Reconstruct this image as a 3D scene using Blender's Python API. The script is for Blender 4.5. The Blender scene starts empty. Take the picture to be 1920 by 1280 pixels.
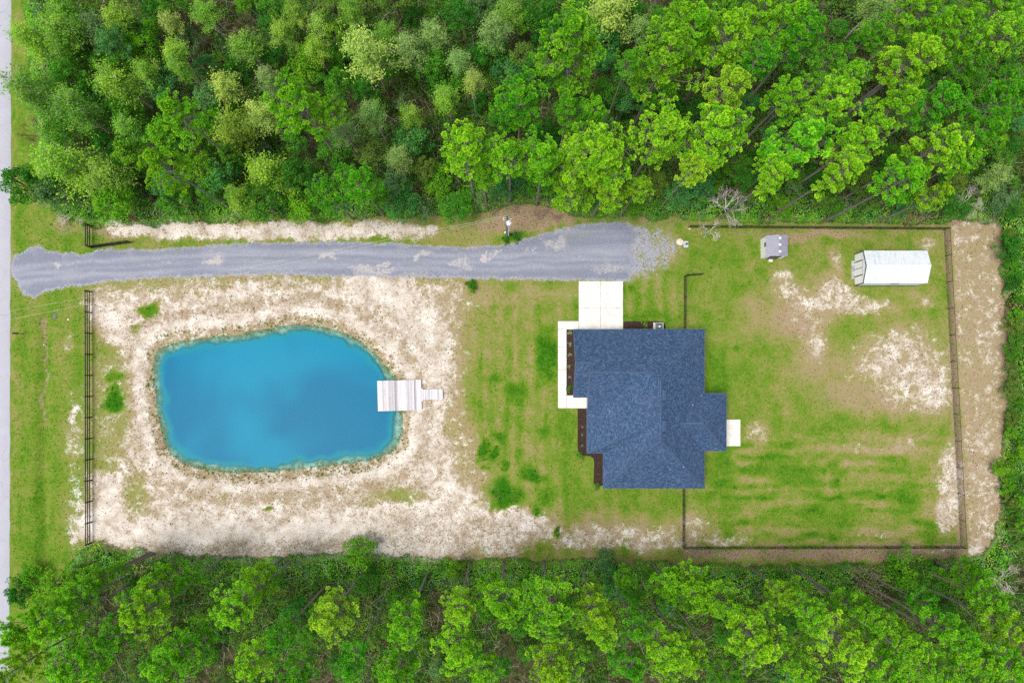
import bpy, math, random
import numpy as np
from mathutils import Vector, Matrix

# ------------------------------------------------------------------ camera, sky, sun, exposure
S = 16.2          # photo pixels per metre on the ground
H = 79.0          # flying height of the camera
CX, CY = 955.0, 715.0   # the point straight below the camera, in photo pixels
sc = bpy.context.scene
col = sc.collection

cam_d = bpy.data.cameras.new('camera')
cam_d.sensor_width = 36.0
cam_d.sensor_fit = 'HORIZONTAL'
cam_d.lens = 36.0 * (S * H) / 1920.0
cam_d.shift_x = (960 - CX) / 1920.0
cam_d.shift_y = (CY - 640) / 1920.0
cam_d.clip_end = 3000
cam = bpy.data.objects.new('camera', cam_d)
cam.location = (0, 0, H)
col.objects.link(cam)
sc.camera = cam

SUN_EL, SUN_AZ = math.radians(70), math.radians(250)    # azimuth clockwise from +Y: light from the lower left
world = bpy.data.worlds.new('World')
sc.world = world
world.use_nodes = True
wn = world.node_tree
wn.nodes.clear()
sky = wn.nodes.new('ShaderNodeTexSky')
sky.sky_type = 'NISHITA'
sky.sun_disc = False
sky.sun_elevation = SUN_EL
sky.sun_rotation = SUN_AZ
sky.dust_density = 3.0
hs = wn.nodes.new('ShaderNodeHueSaturation')
hs.inputs['Saturation'].default_value = 0.42
bg = wn.nodes.new('ShaderNodeBackground')
bg.inputs['Strength'].default_value = 0.105
wo = wn.nodes.new('ShaderNodeOutputWorld')
wn.links.new(sky.outputs[0], hs.inputs['Color'])
wn.links.new(hs.outputs[0], bg.inputs[0])
wn.links.new(bg.outputs[0], wo.inputs[0])

sun_d = bpy.data.lights.new('sun', 'SUN')
sun_d.energy = 1.5
sun_d.angle = math.radians(24)
sun_d.color = (1.0, 0.96, 0.9)
sun = bpy.data.objects.new('sun', sun_d)
sd_ = Vector((math.sin(SUN_AZ) * math.cos(SUN_EL), math.cos(SUN_AZ) * math.cos(SUN_EL), math.sin(SUN_EL)))
sun.rotation_euler = sd_.to_track_quat('Z', 'Y').to_euler()
sun.location = (-30, -30, 60)
col.objects.link(sun)

vs = sc.view_settings
vs.view_transform = 'Standard'
vs.look = 'None'
vs.gamma = 1.0
vs.use_curve_mapping = False
vs.exposure = 0.98
sc.cycles.use_denoising = False
sc.cycles.use_adaptive_sampling = True
sc.cycles.adaptive_threshold = 0.012
sc.cycles.sample_clamp_indirect = 3.0

rnd = random.Random(11)
rng = np.random.default_rng(5)

# ------------------------------------------------------------------ helpers
def G(px, py, z=0.0):
    """photo pixel -> ground position of a point at height z"""
    k = (H - z) / H / S
    return ((px - CX) * k, (CY - py) * k)

def smooth(a, b, x):
    t = np.clip((x - a) / (b - a), 0, 1)
    return t * t * (3 - 2 * t)

_perm = np.random.default_rng(3).random((256, 256))
def vnoise(x, y):
    xi = np.floor(x).astype(int); yi = np.floor(y).astype(int)
    fx = x - xi; fy = y - yi
    fx = fx * fx * (3 - 2 * fx); fy = fy * fy * (3 - 2 * fy)
    a = _perm[xi % 256, yi % 256]; b = _perm[(xi + 1) % 256, yi % 256]
    c = _perm[xi % 256, (yi + 1) % 256]; d = _perm[(xi + 1) % 256, (yi + 1) % 256]
    return (a * (1 - fx) + b * fx) * (1 - fy) + (c * (1 - fx) + d * fx) * fy
def fbm(x, y, o=4):
    s = 0; a = 0.5; t = 0
    for i in range(o):
        s = s + a * vnoise(x * 2 ** i + 17.3 * i, y * 2 ** i + 9.1 * i); t += a; a *= 0.5
    return s / t

def poly_sd(pts, x, y):
    """signed distance (positive inside) to a closed polygon"""
    pts = np.asarray(pts, float)
    d = np.full(x.shape, 1e18); ins = np.zeros(x.shape, bool)
    n = len(pts)
    for i in range(n):
        ax, ay = pts[i]; bx, by = pts[(i + 1) % n]
        ex, ey = bx - ax, by - ay
        t = np.clip(((x - ax) * ex + (y - ay) * ey) / (ex * ex + ey * ey + 1e-12), 0, 1)
        d = np.minimum(d, (x - ax - t * ex) ** 2 + (y - ay - t * ey) ** 2)
        if ay != by:
            c = ((ay > y) != (by > y)) & (x < (bx - ax) * (y - ay) / (by - ay) + ax)
            ins ^= c
    d = np.sqrt(d)
    return np.where(ins, d, -d)

def line_d(pts, x, y):
    d = np.full(x.shape, 1e18)
    for (ax, ay), (bx, by) in zip(pts[:-1], pts[1:]):
        ex, ey = bx - ax, by - ay
        t = np.clip(((x - ax) * ex + (y - ay) * ey) / (ex * ex + ey * ey + 1e-12), 0, 1)
        d = np.minimum(d, (x - ax - t * ex) ** 2 + (y - ay - t * ey) ** 2)
    return np.sqrt(d)

def np_mesh(name, V, F, attrs=None, uv=None, smooth_=False):
    """mesh from arrays; F is (n,k); attrs {name:(nverts,3|4 array or nverts)}"""
    V = np.ascontiguousarray(V, np.float32); F = np.ascontiguousarray(F, np.int32)
    me = bpy.data.meshes.new(name)
    n, k = F.shape
    me.vertices.add(len(V)); me.vertices.foreach_set('co', V.ravel())
    me.loops.add(n * k); me.loops.foreach_set('vertex_index', F.ravel())
    me.polygons.add(n)
    me.polygons.foreach_set('loop_start', np.arange(0, n * k, k, dtype=np.int32))
    me.polygons.foreach_set('loop_total', np.full(n, k, np.int32))
    if smooth_:
        me.polygons.foreach_set('use_smooth', np.ones(n, bool))
    me.update(calc_edges=True)
    for an, av in (attrs or {}).items():
        av = np.asarray(av, np.float32)
        if av.ndim == 1:
            a = me.attributes.new(an, 'FLOAT', 'POINT'); a.data.foreach_set('value', av)
        else:
            if av.shape[1] == 3: av = np.concatenate([av, np.ones((len(av), 1), np.float32)], 1)
            a = me.attributes.new(an, 'FLOAT_COLOR', 'POINT'); a.data.foreach_set('color', np.ascontiguousarray(av).ravel())
    return me

def mobj(name, me, mat=None, parent=None, loc=(0, 0, 0), rot=(0, 0, 0), scale=None):
    o = bpy.data.objects.new(name, me)
    if mat is not None and len(me.materials) == 0:
        me.materials.append(mat)
    o.location = loc; o.rotation_euler = rot
    if scale is not None: o.scale = scale
    o.parent = parent
    col.objects.link(o)
    return o

def thing(name, label, cat, loc=(0, 0, 0), rotz=0, group=None):
    o = bpy.data.objects.new(name, None)
    o.empty_display_size = 0.2
    o.location = loc; o.rotation_euler = (0, 0, rotz)
    col.objects.link(o)
    return tag(o, label, cat, group)

def tag(o, label, cat, group=None, kind=None):
    o['label'] = label; o['category'] = cat
    if group: o['group'] = group
    if kind: o['kind'] = kind
    return o

class MB:
    def __init__(s): s.v = []; s.f = []
    def quadbox(s, c8):
        b = len(s.v); s.v += [tuple(p) for p in c8]
        for f in ((0, 3, 2, 1), (4, 5, 6, 7), (0, 1, 5, 4), (1, 2, 6, 5), (2, 3, 7, 6), (3, 0, 4, 7)):
            s.f.append(tuple(b + i for i in f))
        return s
    def box(s, x0, x1, y0, y1, z0, z1):
        return s.quadbox([(x0, y0, z0), (x1, y0, z0), (x1, y1, z0), (x0, y1, z0), (x0, y0, z1), (x1, y0, z1), (x1, y1, z1), (x0, y1, z1)])
    def bevbox(s, x0, x1, y0, y1, z0, z1, b=0.01):
        """box with a chamfered top edge"""
        o = len(s.v)
        s.v += [(x0, y0, z0), (x1, y0, z0), (x1, y1, z0), (x0, y1, z0), (x0, y0, z1 - b), (x1, y0, z1 - b), (x1, y1, z1 - b), (x0, y1, z1 - b),
                (x0 + b, y0 + b, z1), (x1 - b, y0 + b, z1), (x1 - b, y1 - b, z1), (x0 + b, y1 - b, z1)]
        for f in ((0, 3, 2, 1), (8, 9, 10, 11), (0, 1, 5, 4), (1, 2, 6, 5), (2, 3, 7, 6), (3, 0, 4, 7), (4, 5, 9, 8), (5, 6, 10, 9), (6, 7, 11, 10), (7, 4, 8, 11)):
            s.f.append(tuple(o + i for i in f))
        return s
    def bar(s, p, q, w, h=None, up=(0, 0, 1)):
        """a rectangular bar from p to q, w wide, h high"""
        h = w if h is None else h
        p = Vector(p); q = Vector(q); d = (q - p).normalized(); u = Vector(up)
        if abs(d.dot(u)) > 0.98: u = Vector((1, 0, 0))
        a = d.cross(u).normalized(); b = a.cross(d).normalized()
        a = a * w / 2; b = b * h / 2
        return s.quadbox([p - a - b, p + a - b, p + a + b, p - a + b, q - a - b, q + a - b, q + a + b, q - a + b])
    def tube(s, pts, radii, n=6, cap=True):
        b0 = len(s.v); prev = None
        P = [Vector(p) for p in pts]
        for i, p in enumerate(P):
            d = (P[min(i + 1, len(P) - 1)] - P[max(i - 1, 0)]).normalized()
            r = Vector((1, 0, 0)) if abs(d.x) < 0.9 else Vector((0, 1, 0))
            a = d.cross(r).normalized(); c = d.cross(a)
            for k in range(n):
                t = 2 * math.pi * k / n
                s.v.append(tuple(p + (a * math.cos(t) + c * math.sin(t)) * radii[i]))
        for i in range(len(P) - 1):
            for k in range(n):
                k2 = (k + 1) % n
                s.f.append((b0 + i * n + k, b0 + i * n + k2, b0 + (i + 1) * n + k2, b0 + (i + 1) * n + k))
        if cap:
            s.f.append(tuple(b0 + k for k in range(n))[::-1])
            s.f.append(tuple(b0 + (len(P) - 1) * n + k for k in range(n)))
        return s
    def poly(s, pts):
        b = len(s.v); s.v += [tuple(p) for p in pts]; s.f.append(tuple(range(b, b + len(pts)))); return s
    def prism(s, pts, z0, z1):
        n = len(pts); b = len(s.v)
        s.v += [(x, y, z0) for x, y in pts] + [(x, y, z1) for x, y in pts]
        s.f.append(tuple(b + i for i in range(n))[::-1]); s.f.append(tuple(b + n + i for i in range(n)))
        for i in range(n):
            j = (i + 1) % n
            s.f.append((b + i, b + j, b + n + j, b + n + i))
        return s
    def mesh(s, name, smooth_=False):
        me = bpy.data.meshes.new(name); me.from_pydata(s.v, [], s.f); me.update()
        if smooth_:
            me.polygons.foreach_set('use_smooth', np.ones(len(me.polygons), bool))
        return me
    def build(s, name, mat, parent=None, smooth_=False, **k):
        return mobj(name, s.mesh(name, smooth_), mat, parent, **k)

# ------------------------------------------------------------------ material helper
class NT:
    def __init__(s, name):
        s.m = bpy.data.materials.new(name); s.m.use_nodes = True
        s.t = s.m.node_tree; s.t.nodes.clear()
        s.out = s.n('ShaderNodeOutputMaterial')
    def n(s, typ, **k):
        x = s.t.nodes.new(typ)
        for a, b in k.items(): setattr(x, a, b)
        return x
    def L(s, a, b): s.t.links.new(a, b)
    def val(s, sock, v):
        if isinstance(v, bpy.types.NodeSocket): s.L(v, sock)
        else: sock.default_value = v
    def coord(s, which='Object'): return s.n('ShaderNodeTexCoord').outputs[which]
    def noise(s, vec, scale, detail=4, rough=0.55, dist=0.0):
        x = s.n('ShaderNodeTexNoise'); s.L(vec, x.inputs['Vector'])
        x.inputs['Scale'].default_value = scale; x.inputs['Detail'].default_value = detail
        x.inputs['Roughness'].default_value = rough; x.inputs['Distortion'].default_value = dist
        return x.outputs['Fac']
    def math(s, op, a, b=0.0, c=0.0):
        x = s.n('ShaderNodeMath', operation=op)
        s.val(x.inputs[0], a); s.val(x.inputs[1], b)
        if len(x.inputs) > 2: s.val(x.inputs[2], c)
        return x.outputs[0]
    def sstep(s, a, b, v):
        x = s.n('ShaderNodeMapRange', interpolation_type='SMOOTHSTEP')
        s.val(x.inputs['Value'], v); x.inputs['From Min'].default_value = a; x.inputs['From Max'].default_value = b
        return x.outputs[0]
    def mix(s, f, a, b, mode='MIX'):
        x = s.n('ShaderNodeMix', data_type='RGBA', blend_type=mode)
        s.val(x.inputs[0], f)
        for i, v in ((6, a), (7, b)):
            if isinstance(v, bpy.types.NodeSocket): s.L(v, x.inputs[i])
            else: x.inputs[i].default_value = (*v[:3], 1)
        return x.outputs[2]
    def ramp(s, f, stops):
        x = s.n('ShaderNodeValToRGB'); s.L(f, x.inputs[0])
        e = x.color_ramp.elements
        while len(e) < len(stops): e.new(0.5)
        for i, (p, c) in enumerate(stops):
            e[i].position = p; e[i].color = (*c, 1)
        return x.outputs[0]
    def attr(s, name, typ='GEOMETRY'):
        x = s.n('ShaderNodeAttribute', attribute_name=name, attribute_type=typ); return x
    def sep(s, v):
        x = s.n('ShaderNodeSeparateColor'); s.L(v, x.inputs[0]); return x.outputs
    def bump(s, h, strength=0.3, dist=0.05):
        x = s.n('ShaderNodeBump'); s.L(h, x.inputs['Height'])
        x.inputs['Strength'].default_value = strength; x.inputs['Distance'].default_value = dist
        return x.outputs[0]
    def principled(s, color, rough=0.8, metallic=0.0, normal=None, spec=0.3):
        x = s.n('ShaderNodeBsdfPrincipled')
        if isinstance(color, bpy.types.NodeSocket): s.L(color, x.inputs['Base Color'])
        else: x.inputs['Base Color'].default_value = (*color[:3], 1)
        s.val(x.inputs['Roughness'], rough); x.inputs['Metallic'].default_value = metallic
        x.inputs['Specular IOR Level'].default_value = spec
        if normal is not None: s.L(normal, x.inputs['Normal'])
        s.L(x.outputs[0], s.out.inputs[0])
        return x

def simple(name, c, rough=0.7, metallic=0.0, var=0.12, scale=6.0, spec=0.3, bump=0.0):
    t = NT(name); v = t.coord()
    n = t.noise(v, scale, 5)
    dark = tuple(x * (1 - var * 1.6) for x in c); lite = tuple(min(1, x * (1 + var)) for x in c)
    cc = t.ramp(n, [(0.3, dark), (0.7, lite)])
    t.principled(cc, rough, metallic, t.bump(n, bump, 0.02) if bump else None, spec)
    return t.m

# ------------------------------------------------------------------ outlines in the place (given in photo pixels on the ground)
NORTH = [(95, 400), (130, 412), (160, 425), (250, 428), (350, 420), (560, 414), (640, 420), (700, 413), (820, 408), (930, 398), (960, 388), (1050, 394), (1090, 410), (1200, 413), (1290, 416), (1420, 419), (1768, 422), (1785, 414), (1862, 420)]
EAST = [(1868, 432), (1878, 560), (1884, 700), (1876, 850), (1866, 1000), (1840, 1036)]
SOUTH = [(1800, 1044), (1700, 1048), (1600, 1054), (1480, 1058), (1290, 1055), (1200, 1047), (1080, 1044), (950, 1046), (860, 1046), (700, 1036), (660, 1026), (600, 1038), (480, 1040), (340, 1038), (240, 1024), (190, 1014), (150, 1030)]
CLEAR = [(-1800, -1500), (40, -1500), (46, 0), (62, 200), (80, 330)] + NORTH + EAST + SOUTH + [(110, 1090), (80, 1300), (70, 2800), (-1800, 2800)]
POND = [(288, 700), (290, 676), (296, 660), (306, 651), (328, 646), (380, 638), (440, 632), (500, 622), (545, 612), (590, 614), (640, 627), (680, 648), (705, 671), (727, 698), (740, 724), (747, 760), (750, 800), (742, 832), (720, 850), (680, 862), (620, 868), (560, 875), (500, 882), (440, 882), (390, 878), (345, 866), (318, 848), (305, 820), (298, 780), (292, 740)]
DRIVE = [(24, 500), (30, 482), (48, 472), (69, 462), (87, 472), (130, 478), (172, 480), (184, 469), (234, 469), (281, 470), (380, 464), (450, 459), (640, 456), (740, 459), (800, 463), (870, 466), (950, 462), (985, 450), (1020, 440), (1060, 430), (1110, 421), (1176, 420), (1196, 440), (1184, 470), (1190, 500), (1174, 523), (1085, 524), (1000, 523), (870, 519), (760, 517), (640, 516), (500, 512), (380, 516), (280, 519), (188, 527), (120, 537), (85, 545), (62, 556), (42, 545), (34, 525), (24, 516)]
def chaikin(p):
    o = []
    for (ax, ay), (bx, by) in zip(p, p[1:] + p[:1]):
        o += [(ax * .75 + bx * .25, ay * .75 + by * .25), (ax * .25 + bx * .75, ay * .25 + by * .75)]
    return o
POND = chaikin(POND)
WATER_Z = -0.40

def wob(px, py, amp, sc_, seed=0):
    return (px + amp * (fbm(px / sc_ + seed, py / sc_) - 0.5) * 2, py + amp * (fbm(px / sc_ + 40 + seed, py / sc_ + 13) - 0.5) * 2)

def terrain(x, y):
    """ground height; x, y in metres"""
    px = x * S + CX; py = CY - y * S
    wx, wy = wob(px, py, 4, 16)
    d = poly_sd(POND, wx, wy) / S
    d = d + 1.0 * (fbm(x / 1.1 + 5, y / 1.1) - 0.5) * smooth(0.0, 0.8, d)
    east = smooth(-16, -12, x) * 0.75
    z = -0.52 * smooth(-2.2, 0.5, d) - 1.1 * smooth(0.0, 2.0 + 2.4 * east, d)
    dl = line_d([(86, 596), (84, 680), (83, 760), (80, 900), (84, 1040)], px, py) / S
    z = z - 0.35 * np.exp(-(dl / 0.7) ** 2)
    z = z + 0.05 * (fbm(x / 3.0, y / 3.0) - 0.5)
    return z

# ------------------------------------------------------------------ ground cover map: what grows or lies where
def paint(px, py):
    """returns sand, lush, brown, gravel, forest floor, litter weights at photo pixels"""
    wx, wy = wob(px, py, 15, 30)
    wx, wy = wob(wx, wy, 6, 8, 21)
    fx, fy = wob(px, py, 4, 9, 7)
    sand = np.zeros(px.shape); lush = np.full(px.shape, 0.57); brown = np.zeros(px.shape)
    grav = np.zeros(px.shape); lit = np.full(px.shape, 0.25)
    def ell(cx, cy, rx, ry, soft=0.5):
        soft = min(0.85, soft * 1.45)
        r = np.sqrt(((wx - cx) / rx) ** 2 + ((wy - cy) / ry) ** 2)
        return 1 - smooth(1 - soft, 1 + soft, r)
    def ply(pts, soft=10):
        soft = soft * 2.3
        return smooth(-soft, soft, poly_sd(pts, wx, wy))
    def stk(pts, w, soft): return 1 - smooth(w - soft, w + soft, line_d(pts, wx, wy))
    def put(a, m, v): a += m * (v - a)
    # large tone of the lawns
    lush += 0.30 * (fbm(px / 70, py / 70) - 0.5) + 0.35 * (fbm(px / 17 + 8, py / 17) - 0.5)
    front = smooth(840, 900, px) * (1 - smooth(1240, 1300, px))
    lush += front * (0.5 * (fbm(px / 13, py / 260 + 5) - 0.5) + 0.08 * np.sin(px * 2 * np.pi / 27 + 0.8 * np.sin(py / 60)))
    back = smooth(1280, 1320, px)
    lush += back * smooth(780, 860, py) * (0.8 * (fbm(px / 40 + 3, py / 11) - 0.5) + 0.09 * np.sin(py * 2 * np.pi / 25))
    lush += back * (1 - smooth(760, 820, py)) * 0.25 * (fbm(px / 30, py / 22) - 0.5)
    # road verge
    verge = (1 - smooth(150, 170, px))
    put(lush, verge * 0.85, 0.66 + 0.5 * (fbm(px / 18, py / 70) - 0.5))
    put(lush, stk([(118, 560), (120, 1000)], 16, 12) * 0.8, 0.56)
    put(sand, ell(128, 640, 12, 14) * 0.7, 0.6); put(sand, ell(142, 810, 16, 80, 0.6) * 0.8, 0.52); put(sand, ell(144, 960, 18, 70, 0.6) * 0.8, 0.55)
    put(sand, ell(136, 770, 8, 14), 0.7); put(brown, stk([(84, 600), (82, 690), (80, 800)], 3, 3) * 0.9, 0.9)
    put(lush, stk([(27, -50), (26, 1100)], 4, 4) * 0.7, 0.42)
    put(brown, ell(125, 425, 30, 14) * 0.7, 0.8); put(brown, ell(205, 436, 50, 12) * 0.8, 0.85); put(sand, ell(30, 470, 8, 30) * 0.5, 0.45)
    # sand round the pond and along the lower edge
    body = ply([(172, 542), (300, 530), (500, 520), (760, 517), (815, 540), (845, 580), (852, 650), (846, 720), (842, 800), (862, 870), (905, 945), (985, 965), (1035, 985), (1000, 1005), (960, 1042), (600, 1036), (350, 1034), (220, 1018), (180, 1014), (172, 890), (215, 880), (236, 830), (238, 700), (205, 640), (172, 610)], 12)
    put(sand, body, 0.68); put(lush, body, 0.34)
    put(sand, stk([(150, 560), (215, 610), (235, 640)], 14, 12) * body, 0.9)
    put(sand, ply([(150, 1000), (190, 900), (215, 870), (230, 930), (225, 985), (330, 990), (600, 980), (820, 990), (850, 1040), (400, 1040), (220, 1020)], 12), 1.08)
    put(lit, ply([(260, 965), (620, 960), (820, 985), (830, 1010), (560, 1020), (330, 1015), (240, 985)], 14), 0.02)
    put(sand, stk([(900, 985), (960, 985), (1080, 1005), (1250, 1010)], 20, 16) * 0.85, 0.62)
    put(sand, ell(970, 975, 60, 18), 0.85); put(sand, ell(820, 960, 70, 45), 0.85)
    put(sand, ell(1215, 1020, 70, 10) * 0.7, 0.6)
    put(sand, ell(860, 560, 50, 30) * 0.6, 0.5); put(sand, ell(820, 545, 30, 20), 0.6)
    put(sand, stk([(1000, 545), (1085, 560)], 8, 8) * 0.4, 0.4)
    put(sand, stk([(690, 530), (740, 560), (810, 640), (830, 700)], 34, 20), 0.92)
    put(sand, ell(760, 830, 40, 60) * 0.7, 0.85)
    put(sand, stk([(215, 425), (330, 432), (560, 432), (700, 428), (805, 436)], 15, 12), 0.9)
    put(brown, stk([(170, 432), (300, 424), (600, 416)], 8, 6) * 0.6, 0.6)
    put(lush, ell(880, 448, 80, 16), 0.42); put(sand, ell(880, 448, 85, 14) * 0.8, 0.12)
    put(brown, ply([(880, 425), (930, 400), (965, 388), (1050, 394), (1085, 412), (1040, 424), (985, 438), (940, 430), (900, 440)], 8), 0.95)
    put(lush, ell(965, 446, 22, 9), 0.9)
    # tone inside the sand
    put(sand, ply([(172, 640), (236, 690), (232, 860), (200, 885), (172, 860)], 14), 0.33)
    put(lush, ply([(172, 640), (236, 690), (232, 860), (200, 885), (172, 860)], 14), 0.52)
    for cx, cy, rx, ry, v in ((210, 750, 21, 22, 1.0), (212, 706, 16, 12, 0.85), (281, 580, 22, 15, 0.85), (251, 628, 12, 8, 0.75), (255, 612, 10, 9, 0.7), (500, 958, 8, 7, 0.6), (420, 930, 8, 10, 0.55)):
        m = ell(cx, cy, rx, ry, 0.35); put(sand, m, 0.0); put(lush, m, v)
    put(sand, ell(355, 555, 40, 14) * 0.7, 0.3); put(sand, ell(205, 560, 30, 10) * 0.6, 0.35)
    put(sand, ell(255, 930, 24, 42) * 0.8, 0.2); put(lush, ell(255, 930, 24, 42), 0.5)
    put(sand, ell(745, 930, 60, 16) * 0.85, 0.15); put(lush, ell(745, 930, 60, 16), 0.55)
    put(sand, stk([(350, 915), (500, 925), (700, 915)], 22, 18) * 0.5, 0.45)
    put(lit, stk([(350, 905), (500, 918), (700, 915)], 26, 18), 0.75)
    put(lit, stk([(300, 1030), (500, 1028), (700, 1018), (850, 1000)], 14, 10), 0.85)
    put(lit, ell(840, 990, 130, 40), 0.6); put(lit, ell(790, 650, 60, 110), 0.45); put(lit, ell(245, 780, 16, 120), 0.65)
    put(brown, stk([(268, 612), (300, 604), (380, 596), (480, 594)], 8, 8) * 1.0, 0.95)
    put(brown, stk([(560, 592), (640, 596), (710, 600)], 10, 10) * 0.6, 0.65)
    put(sand, stk([(480, 590), (560, 586), (640, 590), (720, 580)], 12, 10) * 0.5, 0.4)
    pd = -poly_sd(POND, wx, wy)                                  # distance out from the water
    pdw = -poly_sd(POND, *wob(px, py, 4, 16)); pd = pdw
    ring = smooth(-8, 2, pd) * (1 - smooth(14, 24, pd))
    put(sand, ring * 0.8, 0.34); put(lush, ring, 0.36); put(brown, ring * 0.8, 0.60)
    r2 = smooth(20, 30, pd) * (1 - smooth(34, 46, pd)); put(sand, r2 * 0.8, 0.92); put(lit, r2, 0.3)
    r3 = smooth(40, 50, pd) * (1 - smooth(56, 70, pd)) * body; put(brown, r3 * 0.7, 0.7); put(sand, r3 * 0.6, 0.45); put(lit, r3, 0.6)
    low = ring * smooth(840, 870, py); put(brown, low * 0.6, 0.6)
    put(sand, 1 - smooth(-14, 0, pd), 0.8); put(lit, 1 - smooth(-10, 2, pd), 0.0); put(brown, 1 - smooth(-8, 6, pd), 0.3); put(lush, 1 - smooth(-8, 4, pd), 0.2)
    tr = stk([(845, 550), (862, 650), (856, 760), (878, 860), (915, 940)], 20, 20); put(sand, tr * 0.8, 0.36); put(lush, tr, 0.30); put(brown, tr * 0.5, 0.35)
    tr = stk([(800, 532), (900, 545), (1080, 545)], 18, 16); put(lush, tr * 0.8, 0.32); put(brown, tr * 0.4, 0.35)
    # front lawn: lush spots
    for cx, cy, rx, ry, v in ((1028, 668, 22, 46, 0.95), (971, 736, 20, 28, 0.85), (925, 709, 15, 11, 0.8), (935, 818, 15, 15, 0.97), (900, 836, 9, 26, 0.97), (1019, 806, 10, 20, 0.82), (939, 927, 34, 25, 1.0), (996, 890, 18, 17, 0.92), (1023, 931, 17, 17, 0.88), (1003, 960, 12, 12, 0.93), (946, 872, 9, 9, 0.95), (924, 853, 16, 10, 0.97), (913, 874, 7, 6, 0.9), (1045, 993, 8, 8, 0.97), (1100, 947, 9, 10, 0.75), (885, 538, 14, 13, 0.95), (955, 540, 18, 10, 0.7), (1210, 592, 40, 9, 0.85), (1065, 800, 16, 40, 0.75), (1180, 540, 10, 8, 0.8)):
        m = ell(cx, cy, rx, ry, 0.34); put(lush, m, v); put(sand, m, 0.0)
    put(lush, ply([(1040, 768), (1084, 768), (1086, 852), (1110, 860), (1112, 910), (1290, 918), (1290, 950), (1080, 950), (1050, 880)], 14) * 0.75, 0.72)
    put(lush, ell(1050, 530, 60, 12) * 0.6, 0.66); put(lush, ell(920, 600, 60, 60) * 0.5, 0.34)
    put(lush, stk([(1100, 985), (1280, 985)], 22, 16) * 0.7, 0.30); put(brown, stk([(1100, 985), (1280, 980)], 14, 12) * 0.35, 0.4)
    # back yard
    for cx, cy, rx, ry, v in ((1345, 705, 24, 40, 0.84), (1350, 872, 26, 40, 0.84), (1420, 880, 20, 14, 0.85), (1490, 890, 50, 22, 0.8), (1390, 720, 30, 40, 0.66), (1470, 470, 18, 18, 0.75), (1555, 452, 20, 9, 0.8), (1630, 548, 22, 8, 0.8), (1590, 620, 60, 16, 0.72), (1700, 940, 26, 40, 0.86), (1755, 1000, 28, 18, 0.92), (1560, 968, 60, 18, 0.8), (1570, 900, 9, 10, 0.95), (1480, 950, 30, 10, 0.75), (1390, 800, 20, 24, 0.72), (1388, 658, 8, 6, 0.9), (1400, 536, 7, 6, 0.85), (1640, 800, 70, 10, 0.66), (1320, 950, 18, 30, 0.75)):
        m = ell(cx, cy, rx, ry, 0.5) * 0.85; put(lush, m, v)
    for cx, cy, rx, ry, v in ((1468, 518, 20, 14, 0.75), (1478, 550, 26, 16, 0.62), (1520, 575, 26, 24, 0.7), (1580, 566, 50, 20, 0.7), (1640, 570, 30, 14, 0.65), (1560, 540, 22, 18, 0.7), (1530, 645, 20, 26, 0.72), (1510, 600, 40, 20, 0.4), (1690, 650, 70, 30, 0.66), (1650, 690, 50, 24, 0.6), (1715, 705, 66, 38, 0.7), (1745, 742, 32, 30, 0.95), (1690, 740, 46, 22, 0.55), (1780, 905, 22, 70, 0.8), (1776, 960, 18, 30, 0.75), (1735, 455, 16, 9, 0.6), (1420, 815, 14, 22, 0.5), (1300, 985, 22, 26, 0.45), (1355, 1012, 50, 9, 0.6), (1290, 1018, 14, 12, 0.6), (1640, 1002, 40, 8, 0.45), (1690, 835, 24, 8, 0.5), (1570, 495, 10, 18, 0.5), (1735, 570, 10, 6, 0.7), (1630, 840, 60, 8, 0.4)):
        m = ell(cx, cy, rx, ry, 0.6); put(sand, m, v * 0.88); put(lit, m, 0.45); put(lush, ell(cx, cy, rx * 1.5, ry * 1.5, 0.6) * 0.5, 0.34)
    for cx, cy, rx, ry, v in ((1490, 590, 60, 40, 0.45), (1545, 690, 60, 40, 0.42), (1600, 745, 60, 26, 0.55), (1480, 600, 30, 30, 0.5), (1520, 440, 110, 10, 0.75), (1415, 590, 30, 30, 0.3), (1640, 760, 60, 20, 0.45), (1480, 620, 36, 14, 0.55)):
        put(brown, ell(cx, cy, rx, ry, 0.6), v); put(lush, ell(cx, cy, rx, ry, 0.6) * 0.7, 0.30)
    outer = smooth(1776, 1790, px - (py - 430) * 0.055)
    put(lush, outer, 0.26); put(brown, outer * 0.8, 0.34 + 0.4 * (fbm(px / 16, py / 30) - 0.5)); put(sand, outer, 0.27)
    for cx, cy, rx, ry, v in ((1850, 540, 14, 40, 0.34), (1858, 610, 14, 50, 0.42), (1845, 640, 10, 16, 0.45), (1840, 820, 22, 30, 0.42), (1850, 900, 24, 40, 0.46), (1845, 985, 16, 40, 0.5), (1825, 1030, 16, 14, 0.9), (1800, 440, 14, 12, 0.4)):
        put(sand, outer * ell(cx, cy, rx, ry, 0.6), v)
    put(brown, stk([(1773, 432), (1786, 640), (1803, 1024)], 8, 3) * 0.85, 0.8)
    put(brown, stk([(1288, 1036), (1500, 1038), (1800, 1034)], 9, 6), 0.85); put(sand, stk([(1700, 1034), (1790, 1032)], 5, 5) * 0.6, 0.6)
    put(sand, stk([(1345, 1040), (1410, 1042)], 5, 5) * 0.5, 0.6)
    # thin weedy gravel beside the driveway's end
    wg = ply([(1172, 424), (1240, 420), (1268, 440), (1276, 470), (1268, 505), (1230, 520), (1172, 526)], 8)
    put(grav, wg, 0.62 + 0.6 * (fbm(px / 12, py / 12) - 0.5) - 0.25 * smooth(1230, 1280, px)); put(lush, wg, 0.42)
    dd = poly_sd(DRIVE, fx, fy)
    put(grav, smooth(-9, 1, dd), 0.75)
    put(sand, smooth(-10, 0, dd) * 0.3, 0.4)
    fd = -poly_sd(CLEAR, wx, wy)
    forest = smooth(3, 26, fd)
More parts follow.
